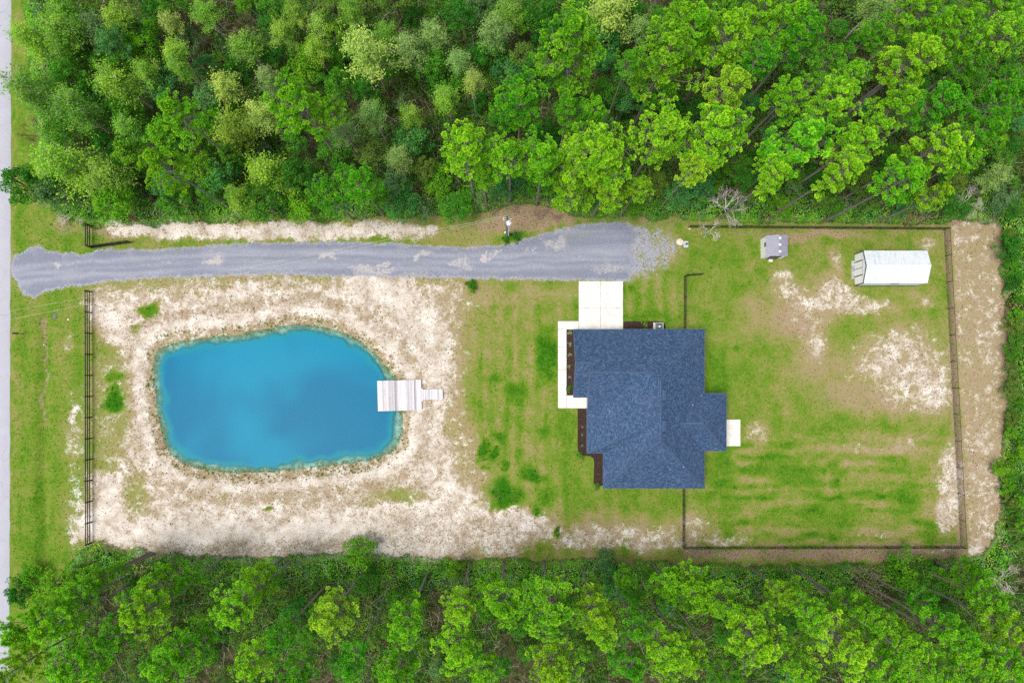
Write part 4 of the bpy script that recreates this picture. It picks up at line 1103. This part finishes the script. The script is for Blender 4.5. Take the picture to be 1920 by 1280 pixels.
TREES = []      # (kind, root, px, py, colour name)
def sd1(px, py): return float(poly_sd(CLEAR, np.array([px]), np.array([py]))[0])
PINE_C = {'lime': (0.255, 0.54, 0.022), 'bright green': (0.175, 0.48, 0.018), 'deep green': (0.095, 0.36, 0.016), 'yellowish': (0.34, 0.56, 0.03)}
def jitc(c, k=0.1):
    return tuple(max(0.004, x * rnd.uniform(1 - k, 1 + k)) for x in c) + (1,)

def tree(kind, px, py, r_px, zc, colour, cname, variants, R0, H0, trunk_r, bark, name, cat, noun, tilt=0.03):
    """zc: height of the crown's middle; px, py: where it shows in the photo"""
    k = 0
    while zc > 1.6:
        bx = CX + (px - CX) * (H - zc) / H; by = CY + (py - CY) * (H - zc) / H
        if sd1(bx, by) < -5: break
        zc -= 0.6
    x, y = G(px, py, zc)
    s = r_px / (S * H / (H - zc)) / R0
    v = variants[rnd.randrange(len(variants))]
    hb = max(0.15, zc - 0.55 * H0 * s)
    root = thing(name, 'x', cat, (x, y, 0), rnd.uniform(0, 6.28))
    if hb > 0.6 and trunk_r:
        o = mobj('trunk', TRUNK, M_BARK, root, scale=(trunk_r * s ** 0.5, trunk_r * s ** 0.5, hb + 0.9 * s)); o.color = jitc(bark)
    c = mobj('crown', v[0], M_NEEDLE if kind == 'pine' else M_LEAF, root, loc=(0, 0, hb), scale=(s, s, s * rnd.uniform(0.9, 1.1)), rot=(rnd.uniform(-tilt, tilt), rnd.uniform(-tilt, tilt), 0)); c.color = jitc(colour)
    b = mobj('branches', v[1], M_BARK, root, loc=(0, 0, hb), scale=c.scale, rot=c.rotation_euler); b.color = jitc(bark)
    TREES.append([kind, root, px, py, cname, noun, x, y, zc, r_px])
    return root
PB = (0.27, 0.24, 0.21); GB = (0.55, 0.50, 0.42); DB = (0.22, 0.18, 0.14)
def pine(px, py, r, cname='bright green', zc=None):
    return tree('pine', px, py, r, zc or rnd.uniform(15.5, 18.5), PINE_C[cname], cname, PINES, 2.5, 6.8, 0.135, PB, 'pine_tree', 'pine', 'pine')
BC = {'dark green': (0.045, 0.19, 0.02), 'mid green': (0.085, 0.27, 0.022), 'fresh green': (0.14, 0.37, 0.02), 'blue-green': (0.075, 0.26, 0.06), 'olive green': (0.14, 0.24, 0.04), 'grey-green': (0.13, 0.26, 0.085)}
def broad(px, py, r, cname='mid green', zc=None, name='broadleaf_tree', noun='leafy tree'):
    return tree('broad', px, py, r, zc or rnd.uniform(4.0, 7.5), BC[cname], cname, BROADS, 1.75, 3.0, 0.10, DB, name, 'tree', noun, 0.15)
FC = {'pale lime': (0.34, 0.51, 0.09), 'yellow-green': (0.24, 0.45, 0.04), 'grey-green': (0.21, 0.38, 0.09), 'soft green': (0.17, 0.38, 0.04)}
def feather(px, py, r, cname='yellow-green', zc=None):
    return tree('feather', px, py, r, zc or rnd.uniform(6.0, 9.0), FC[cname], cname, FEATHERS, 1.4, 3.6, 0.08, GB, 'cypress_tree', 'tree', 'feathery cypress', 0.08)

L_, B_, D_, Y_ = 'lime', 'bright green', 'deep green', 'yellowish'
for px, py, r, c in [  # upper wood
    (1364, 64, 55, L_), (1300, 67, 46, B_), (1488, 27, 46, B_), (1431, 18, 40, L_), (1500, 72, 44, D_), (1727, 104, 54, L_), (1727, 27, 46, B_), (1784, 52, 46, B_), (1868, 20, 44, B_), (1880, 70, 42, L_),
    (1371, 158, 46, Y_), (1481, 176, 42, B_), (1569, 185, 46, L_), (1676, 200, 42, B_), (1767, 188, 46, D_), (1864, 188, 46, D_), (1347, 244, 60, L_), (1495, 275, 60, B_), (1619, 262, 50, L_), (1750, 279, 55, L_), (1851, 242, 46, D_),
    (1572, 325, 46, L_), (1448, 333, 40, L_), (1700, 336, 44, B_), (1750, 370, 28, L_), (1307, 309, 34, Y_), (1599, 141, 30, B_), (1909, 161, 40, D_), (1826, 118, 34, D_), (1420, 110, 36, D_), (1640, 60, 34, D_), (1560, 110, 30, D_), (1812, 300, 30, B_),
    (1070, 97, 62, B_), (976, 188, 52, D_), (1067, 202, 35, D_), (1117, 208, 30, B_), (872, 279, 48, L_), (956, 296, 50, B_), (1020, 292, 46, B_), (1124, 289, 62, L_), (1077, 343, 50, L_), (1140, 349, 40, L_), (1245, 118, 64, B_), (1245, 242, 52, L_), (1198, 352, 25, L_), (1072, 277, 24, Y_), (1276, 30, 40, B_),
    (670, 339, 42, D_), (326, 208, 50, B_), (302, 309, 46, B_), (558, 195, 55, B_), (618, 206, 30, B_), (615, 363, 40, D_), (1180, 110, 24, D_), (905, 330, 26, B_),
    # lower wood
    (148, 1105, 36, B_), (176, 1085, 26, B_), (222, 1066, 18, B_), (286, 1099, 42, B_), (356, 1085, 30, B_), (262, 1152, 48, L_), (470, 1092, 40, B_), (440, 1139, 45, L_), (615, 1159, 46, Y_), (57, 1172, 58, B_), (104, 1170, 40, L_), (141, 1246, 50, B_), (312, 1246, 50, B_), (363, 1206, 45, D_), (477, 1240, 42, L_), (524, 1193, 35, D_), (30, 1250, 46, L_), (215, 1190, 36, D_),
    (764, 1162, 50, B_), (862, 1139, 36, L_), (858, 1216, 45, L_), (942, 1125, 52, B_), (1036, 1146, 62, B_), (1124, 1152, 45, L_), (1174, 1082, 24, B_), (1258, 1102, 38, B_), (1130, 1193, 35, L_), (1036, 1246, 46, L_), (905, 1263, 36, B_), (751, 1253, 50, B_), (1191, 1172, 34, D_), (1251, 1230, 50, L_), (1177, 1246, 36, D_), (660, 1240, 36, D_),
    (1303, 1112, 48, B_), (1364, 1139, 40, B_), (1421, 1200, 55, L_), (1481, 1119, 36, L_), (1522, 1152, 36, B_), (1582, 1206, 54, Y_), (1596, 1135, 30, B_), (1633, 1159, 40, B_), (1693, 1206, 46, B_), (1784, 1186, 44, B_), (1831, 1085, 40, B_), (1851, 1122, 34, B_), (1834, 1233, 50, B_), (1891, 1176, 44, L_), (1649, 1253, 44, B_), (1757, 1262, 44, B_), (1290, 1230, 36, L_), (1498, 1253, 40, B_), (1905, 1256, 40, B_), (1730, 1130, 28, D_), (560, 1262, 40, D_), (1360, 1262, 34, D_)]:
    pine(px, py, r * (0.98 if py > 900 else 1.02), c)
P_, YG, GG, SG = 'pale lime', 'yellow-green', 'grey-green', 'soft green'
for px, py, r, c in [(694, 101, 46, P_), (1137, 22, 48, P_), (838, 188, 26, YG), (885, 158, 22, P_), (774, 218, 22, YG), (700, 218, 26, GG), (811, 57, 26, GG), (225, 158, 40, YG), (420, 161, 30, P_), (511, 158, 26, GG), (437, 235, 45, YG), (497, 218, 32, P_), (504, 326, 40, YG), (144, 208, 38, SG), (104, 52, 40, SG), (70, 84, 34, YG), (76, 178, 42, SG), (134, 322, 50, YG), (188, 322, 42, SG), (450, 370, 30, YG), (319, 37, 22, P_), (322, 91, 26, YG), (275, 134, 26, YG), (460, 84, 32, SG), (527, 60, 26, YG), (551, 24, 22, YG), (595, 40, 22, P_), (1640, 16, 36, GG), (770, 95, 30, GG), (930, 60, 30, GG), (950, 24, 30, SG), (380, 20, 28, SG), (120, 20, 34, SG), (250, 250, 30, SG), (590, 90, 24, YG), (345, 130, 22, SG), (720, 60, 24, SG), (860, 110, 24, GG), (640, 250, 24, GG), (745, 300, 26, GG), (655, 20, 26, SG), (215, 30, 28, YG), (90, 240, 30, SG), (1200, 60, 26, GG), (1870, 330, 26, GG)]:
    feather(px, py, r, c)
for px, py, r, c, z in [(215, 80, 34, 'blue-green', 8), (50, 355, 40, 'dark green', 5.5), (1297, 348, 40, 'blue-green', 5), (114, 1099, 40, 'fresh green', 4.5), (680, 1040, 34, 'fresh green', 3.2), (1130, 1050, 22, 'grey-green', 2.2), (1160, 1098, 32, 'blue-green', 4), (1690, 1062, 40, 'fresh green', 3.5), (1745, 1090, 34, 'mid green', 4), (1885, 880, 22, 'fresh green', 2.2), (1890, 912, 18, 'fresh green', 2), (1900, 460, 26, 'dark green', 3), (860, 1090, 20, 'grey-green', 2.5), (60, 1080, 26, 'fresh green', 4), (1220, 1075, 16, 'mid green', 2.5), (860, 380, 34, 'mid green', 4), (560, 385, 34, 'fresh green', 4.5), (790, 390, 26, 'grey-green', 3), (330, 380, 30, 'mid green', 4), (40, 1110, 30, 'dark green', 4.5), (1190, 380, 26, 'fresh green', 2.5), (1460, 390, 22, 'fresh green', 2.2), (1890, 370, 26, 'grey-green', 4)]:
    broad(px, py, r, c, z)
# smaller leafy trees between them
spots = [(t[2], t[3], t[9]) for t in TREES]
tries = 0; added = 0
while tries < 16000 and added < 250:
    tries += 1
    if rnd.random() < 0.86: px, py = rnd.uniform(70, 1915), rnd.uniform(-5, 405)
    elif rnd.random() < 0.85: px, py = rnd.uniform(20, 1915), rnd.uniform(1050, 1275)
    else: px, py = rnd.uniform(1886, 1918), rnd.uniform(430, 1040)
    r = rnd.uniform(18, 40) if py < 420 and px < 1300 else rnd.uniform(13, 26)
    if any((px - a) ** 2 + (py - b) ** 2 < (0.50 * (r + c)) ** 2 for a, b, c in spots): continue
    z = rnd.uniform(3.0, 7.5) if r > 22 else rnd.uniform(1.8, 4.5)
    bx = CX + (px - CX) * (H - z) / H; by = CY + (py - CY) * (H - z) / H
    if sd1(bx, by) > (-12 if px < 1870 else -7): continue
    broad(px, py, r, rnd.choice(['dark green', 'dark green', 'mid green', 'mid green', 'mid green', 'fresh green', 'blue-green', 'olive green', 'grey-green']), z)
    spots.append((px, py, r)); added += 1
# bare shrubs at the wood edge
def bare(px, py, r, label, colr, v, z=0.1, flat=1.0):
    x, y = G(px, py, 1.0 + z); s = r / S / 1.7
    root = thing('bare_shrub', label, 'shrub', (x, y, z), rnd.uniform(0, 6))
    if z > 0.2:
        st_ = mobj('stem', TRUNK, M_BARK, root, loc=(0, 0, -z), scale=(0.07, 0.07, z + 0.1)); st_.color = (*colr, 1)
    o = mobj('twigs', BARES[v], M_BARK, root, scale=(s, s, s * flat)); o.color = (*colr, 1)
for k in range(24):      # low shrubs in the strip beyond the right fence
    broad(rnd.uniform(1896, 1914), 438 + k * 25 + rnd.uniform(-6, 6), rnd.uniform(13, 21), rnd.choice(['dark green', 'mid green', 'mid green', 'fresh green', 'olive green']), 1.3)
bare(1364, 386, 34, 'large pale grey leafless shrub at the upper wood edge', (0.58, 0.54, 0.49), 0, 1.7)
bare(1334, 430, 18, 'small grey leafless shrub hanging over the back yard fence', (0.68, 0.64, 0.55), 1, 0.4)
bare(1818, 376, 24, 'grey leafless shrub at the upper wood near the far right fence', (0.60, 0.56, 0.48), 1, 1.4)
bare(1886, 1088, 26, 'pale leafless shrub in the lower wood at the far right', (0.62, 0.58, 0.49), 0, 1.4)
bare(60, 248, 24, 'rust-brown dry shrub beside the road in the upper wood', (0.26, 0.13, 0.08), 0)
bare(172, 140, 24, 'rust-brown dry shrub under the pale trees of the upper wood', (0.24, 0.12, 0.05), 1)
bare(130, 395, 26, 'fallen grey leafless branches beside the verge above the driveway', (0.55, 0.50, 0.42), 1, 0.1, 0.4)
bare(238, 392, 20, 'reddish dry shrub at the upper wood edge near the gate', (0.28, 0.13, 0.08), 0)
bare(940, 382, 26, 'brown dry shrub on the slope behind the utility pole', (0.33, 0.22, 0.18), 0, 0.1, 0.5)
bare(1030, 388, 26, 'brown dry brush heap above the end of the gravel', (0.34, 0.23, 0.18), 1, 0.1, 0.4)

# labels that single out each tree: counted from the left within its row
ORD = ['first', 'second', 'third', 'fourth', 'fifth', 'sixth', 'seventh', 'eighth', 'ninth', 'tenth', 'eleventh', 'twelfth', 'thirteenth', 'fourteenth', 'fifteenth', 'sixteenth', 'seventeenth', 'eighteenth', 'nineteenth']
TENS = {2: 'twenty', 3: 'thirty', 4: 'forty', 5: 'fifty', 6: 'sixty', 7: 'seventy', 8: 'eighty', 9: 'ninety'}
def ordinal(n):
    if n < 20: return ORD[n - 1]
    if n % 10 == 0: return TENS[n // 10][:-1] + 'ieth'
    return TENS[n // 10] + '-' + ORD[n % 10 - 1]
rows = {}
for t in TREES:
    px, py = t[2], t[3]
    if py < 435:
        w_ = 'upper wood'; row = 'front row' if py > 315 else ('second row' if py > 215 else ('third row' if py > 110 else 'back row'))
    elif py > 1040:
        w_ = 'lower wood'; row = 'front row' if py < 1105 else ('middle row' if py < 1185 else 'back row')
    else: w_ = 'strip beyond the back fence'; row = None
    band = '' if t[5] != 'leafy tree' or not row else (('above' if py < 435 else 'below') + ' the ' + ('pond' if px < 850 else ('house' if px < 1300 else 'back yard')))
    rows.setdefault((w_, row, t[5], band), []).append(t)
for (w_, row, noun, band), ts in rows.items():
    ts.sort(key=lambda t: t[2] if row else t[3])
    for i, t in enumerate(ts):
        if band: lab = f'{t[4]} {noun}, {ordinal(i + 1)} from left, {row} of {w_} {band}'
        elif row: lab = f'{t[4]} {noun}, {ordinal(i + 1)} from the left in the {row} of the {w_}'
        else: lab = f'{t[4]} {noun}, {ordinal(i + 1)} from the top in the {w_}'
        t[1]['label'] = lab
        t[1]['group'] = {'pine': 'tall pines of the two woods', 'leafy tree': 'leafy trees under the pines', 'feathery cypress': 'pale feathery trees of the upper wood'}[noun]

# ------------------------------------------------------------------ undergrowth: one mass nobody could count
def undergrowth(n, seed):
    r = np.random.default_rng(seed)
    x = r.uniform(-58, 62, n); y = r.uniform(-37, 47, n)
    px = x * S + CX; py = CY - y * S
    wx, wy = wob(px, py, 10, 24, 2)
    d = -poly_sd(CLEAR, wx, wy) / S                    # metres inside the wood
    cov = fbm(x / 4.5 + 3, y / 4.5)
    thin = np.where(y < -18, 0.34, 0.27)
    edge_b = smooth(0.0, 0.5, d) * (1 - smooth(2.5, 5, d))
    keep = (d > 0.05) & (r.random(n) < np.clip(0.25 + (cov - thin) * 4.5 + 0.55 * edge_b, 0.06, 1)) & (d < 40)
    x, y, d, cov = x[keep], y[keep], d[keep], cov[keep]; n = len(x)
    hgt = 0.35 + 3.6 * np.clip(fbm(x / 2.2 + 9, y / 2.2, 3) - 0.22, 0, 1) ** 1.2 * smooth(0, 2.5, d) + 0.5 * smooth(0.0, 1.2, d)
    z = hgt * (1 - 0.75 * r.random(n) ** 2.0)
    sp = vnoise(x / 1.0 + 30, y / 1.0) * 0.82 + 0.18 * r.random(n)
    pal = np.array([(0.05, 0.19, 0.018), (0.08, 0.27, 0.02), (0.13, 0.35, 0.02), (0.065, 0.22, 0.05), (0.20, 0.38, 0.035)])
    c = pal[np.clip((sp * 6.2 - 0.6).astype(int), 0, 4)]
    dry = vnoise(x / 2.7 + 70, y / 2.7 + 11) > 0.83
    c = np.where((dry & (r.random(n) < 0.6))[:, None], np.array([[0.17, 0.12, 0.07]]), c)
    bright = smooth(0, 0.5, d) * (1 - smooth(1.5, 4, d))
    c = c * (0.58 + 0.80 * bright[:, None])  # shade inside the wood and lighter edge put into the leaf colour
    P = np.stack([x, y, z], 1); N = np.stack([r.normal(0, .5, n), r.normal(0, .5, n), np.ones(n)], 1)
    N = unit(N); t = unit(np.cross(N, r.normal(0, 1, (n, 3)))); b = np.cross(N, t)
    s1 = (r.uniform(0.06, 0.13, n))[:, None]; s2 = s1 * 0.55
    V = np.stack([P - t * s1, P - b * s2, P + t * s1, P + b * s2], 1).reshape(-1, 3)
    # thin dry stems
    m = 36000
    qx = r.uniform(-58, 62, m); qy = r.uniform(-37, 47, m)
    dq = -poly_sd(CLEAR, qx * S + CX, CY - qy * S) / S
    k = dq > 0.4; qx, qy = qx[k], qy[k]; m = len(qx)
    q = np.stack([qx, qy, r.uniform(0.3, 3.0, m)], 1); dv = unit(r.normal(0, 1, (m, 3)) * np.array([1, 1, 0.5])) * r.uniform(0.3, 1.0, (m, 1))
    wv = unit(np.cross(dv, np.array([0, 0, 1.0]))) * r.uniform(0.007, 0.016, (m, 1))
    V2 = np.stack([q - dv - wv, q - dv + wv, q + dv + wv * 0.4, q + dv - wv * 0.4], 1).reshape(-1, 3)
    sc2 = np.array([(0.30, 0.25, 0.20), (0.42, 0.38, 0.32), (0.20, 0.15, 0.11), (0.22, 0.22, 0.10)])[r.integers(0, 4, m)]
    Vt = np.concatenate([V, V2]); Ct = np.repeat(np.concatenate([c, sc2]), 4, 0)
    tint = np.repeat(np.concatenate([r.uniform(0.2, 0.8, n), np.full(m, 0.5)]), 4)
    return np_mesh('undergrowth', Vt, np.arange(len(Vt)).reshape(-1, 4), {'leaf_colour': Ct, 'tint': tint})
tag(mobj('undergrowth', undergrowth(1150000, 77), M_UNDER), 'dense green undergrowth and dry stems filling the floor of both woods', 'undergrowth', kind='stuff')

# ------------------------------------------------------------------ weeds and grass tufts on the lot
def weeds(n, seed):
    r = np.random.default_rng(seed)
    px = r.uniform(24, 1885, n); py = r.uniform(395, 1060, n)
    sand, lush, brown, grav, forest, lit = paint(px, py)
    pd = -poly_sd(POND, px, py); dd = poly_sd(DRIVE, px, py)
    ring = (pd > 0) & (pd < 24)
    x = (px - CX) / S; y = (CY - py) / S
    inhouse = (x > 5.5) & (x < 26.8) & (y > -12.2) & (y < 11.7) & ~((x < 8.6) & (y < -3.2)) & ~((x > 13.2) & (y > 7))
    prob = 0.35 * (1 - np.clip(sand, 0, 1)) + 0.30 * lit + 0.45 * ring * (fbm(px / 14, py / 14, 2) > 0.53)
    k = (r.random(n) < prob) & (pd > 1) & (dd < -3) & ~inhouse & (forest < 0.5)
    px, py, x, y, lush, sand, ring, brown = px[k], py[k], x[k], y[k], lush[k], sand[k], ring[k], brown[k]; n = len(x)
    C = np.stack([x, y, terrain(x, y)], 1)
    nb = 9
    L = np.where(ring, r.uniform(0.08, 0.24, n), r.uniform(0.06, 0.15, n)) * (1 + 0.6 * (lush > 0.85))
    th = r.uniform(0.4, 1.4, (n, nb)); ph_ = r.uniform(0, 6.28, (n, nb))
    D = np.stack([np.sin(th) * np.cos(ph_), np.sin(th) * np.sin(ph_), np.cos(th)], -1)
    T = np.stack([-np.sin(ph_), np.cos(ph_), 0 * ph_], -1)
    Ln = L[:, None, None] * r.uniform(0.7, 1.2, (n, nb, 1))
    P0 = C[:, None] + T * 0.16 * Ln; P1 = C[:, None] - T * 0.16 * Ln; P2 = C[:, None] + D * Ln
    V = np.stack([P0, P1, P2], 2).reshape(-1, 3)
    stops = np.array([0.1, 0.34, 0.52, 0.72, 0.98])
    cols = np.array([(0.34, 0.25, 0.14), (0.29, 0.25, 0.08), (0.21, 0.25, 0.04), (0.115, 0.225, 0.015), (0.035, 0.15, 0.006)])
    lv = lush + r.uniform(-0.2, 0.2, n)
    c = np.stack([np.interp(lv, stops, cols[:, i]) for i in range(3)], 1)
    dryc = np.array([(0.22, 0.15, 0.09), (0.17, 0.16, 0.05), (0.30, 0.20, 0.09)])[r.integers(0, 3, n)]
    c = np.where(((sand > 0.5) | (r.random(n) < brown * 0.7))[:, None], dryc, c)
    gl = ring & (vnoise(px / 16 + 3, py / 16) > 0.55); c = np.where(gl[:, None], np.array([[0.15, 0.20, 0.03]]), c)
    cc = np.repeat(c, nb * 3, 0)
    return np_mesh('grass_tufts', V, np.arange(len(V)).reshape(-1, 3), {'leaf_colour': cc, 'tint': np.repeat(r.uniform(0.3, 0.7, n), nb * 3)})
tag(mobj('grass_tufts', weeds(90000, 31), M_UNDER), 'short grass tufts and dry weeds scattered over lawn and sand', 'grass', kind='stuff')

# ------------------------------------------------------------------ garden plants in the beds
PLANT = broad_crown(900, R=1.0, Hc=1.2, clumps=16, per=26, leaf=0.12)
def garden(px, py, r, label, colr, group=None):
    x, y = G(px, py, 0.25); s = r / S
    root = thing('garden_plant', label, 'plant', (x, y, 0.05), rnd.uniform(0, 6), group)
    o = mobj('foliage', PLANT[0], M_LEAF, root, scale=(s, s, s)); o.color = (*colr, 1)
    b = mobj('stems', PLANT[1], M_BARK, root, scale=(s, s, s)); b.color = (0.15, 0.12, 0.08, 1)
PG = (0.34, 0.40, 0.24); GN = (0.08, 0.26, 0.03)
g_ = 'plants in the front mulch bed'
for (px, py, r, c, l) in ((1067.5, 623, 5.6, PG, 'silvery green plant at the top end of the front bed'), (1068.5, 645.5, 4.6, PG, 'silvery green plant, second from the top in the front bed'), (1069, 665, 4.0, PG, 'pale green plant, third from the top in the front bed'), (1068, 686.5, 4.0, (0.26, 0.33, 0.18), 'pale green plant, fourth from the top in the front bed'), (1068.7, 707, 3.0, PG, 'tiny pale plant, fifth from the top in the front bed'), (1067.5, 728, 6.4, GN, 'round bright green plant at the bottom end of the front bed')):
    garden(px, py, r, l, c, g_)
for (px, py, r, c, l) in ((1092, 800, 2.2, PG, 'tiny pale plant, upper one in the stepped mulch bed'), (1092, 815, 2.4, PG, 'tiny pale plant, middle one in the stepped mulch bed'), (1092, 835, 2.2, PG, 'tiny pale plant, lower one in the stepped mulch bed'), (1123, 868, 2.4, (0.12, 0.25, 0.05), 'tiny green plant in the narrow end of the stepped bed'), (1123, 888, 2.0, (0.12, 0.25, 0.05), 'tiny green plant near the bottom of the stepped bed'),
    (1089, 855, 7.0, (0.12, 0.29, 0.03), 'green leafy plant at the corner of the stepped mulch bed'), (1118, 911, 7.5, (0.12, 0.28, 0.04), 'green leafy plant at the bottom end of the stepped bed'), (1209, 609, 7.5, (0.17, 0.31, 0.03), 'yellow-green shrub in the mulch strip beside the air conditioner')):
    garden(px, py, r, l, c)
for (px, py, r, l) in ((885, 537, 12, 'dark green weed clump on the dry grass below the driveway'), (966, 446, 11, 'dark green weed clump at the foot of the utility pole'), (948, 452, 8, 'small green weed clump beside the driveway near the pole'), (1045, 993, 7, 'dark green weed clump on the sand below the house')):
    garden(px, py, r, l, (0.07, 0.22, 0.02))
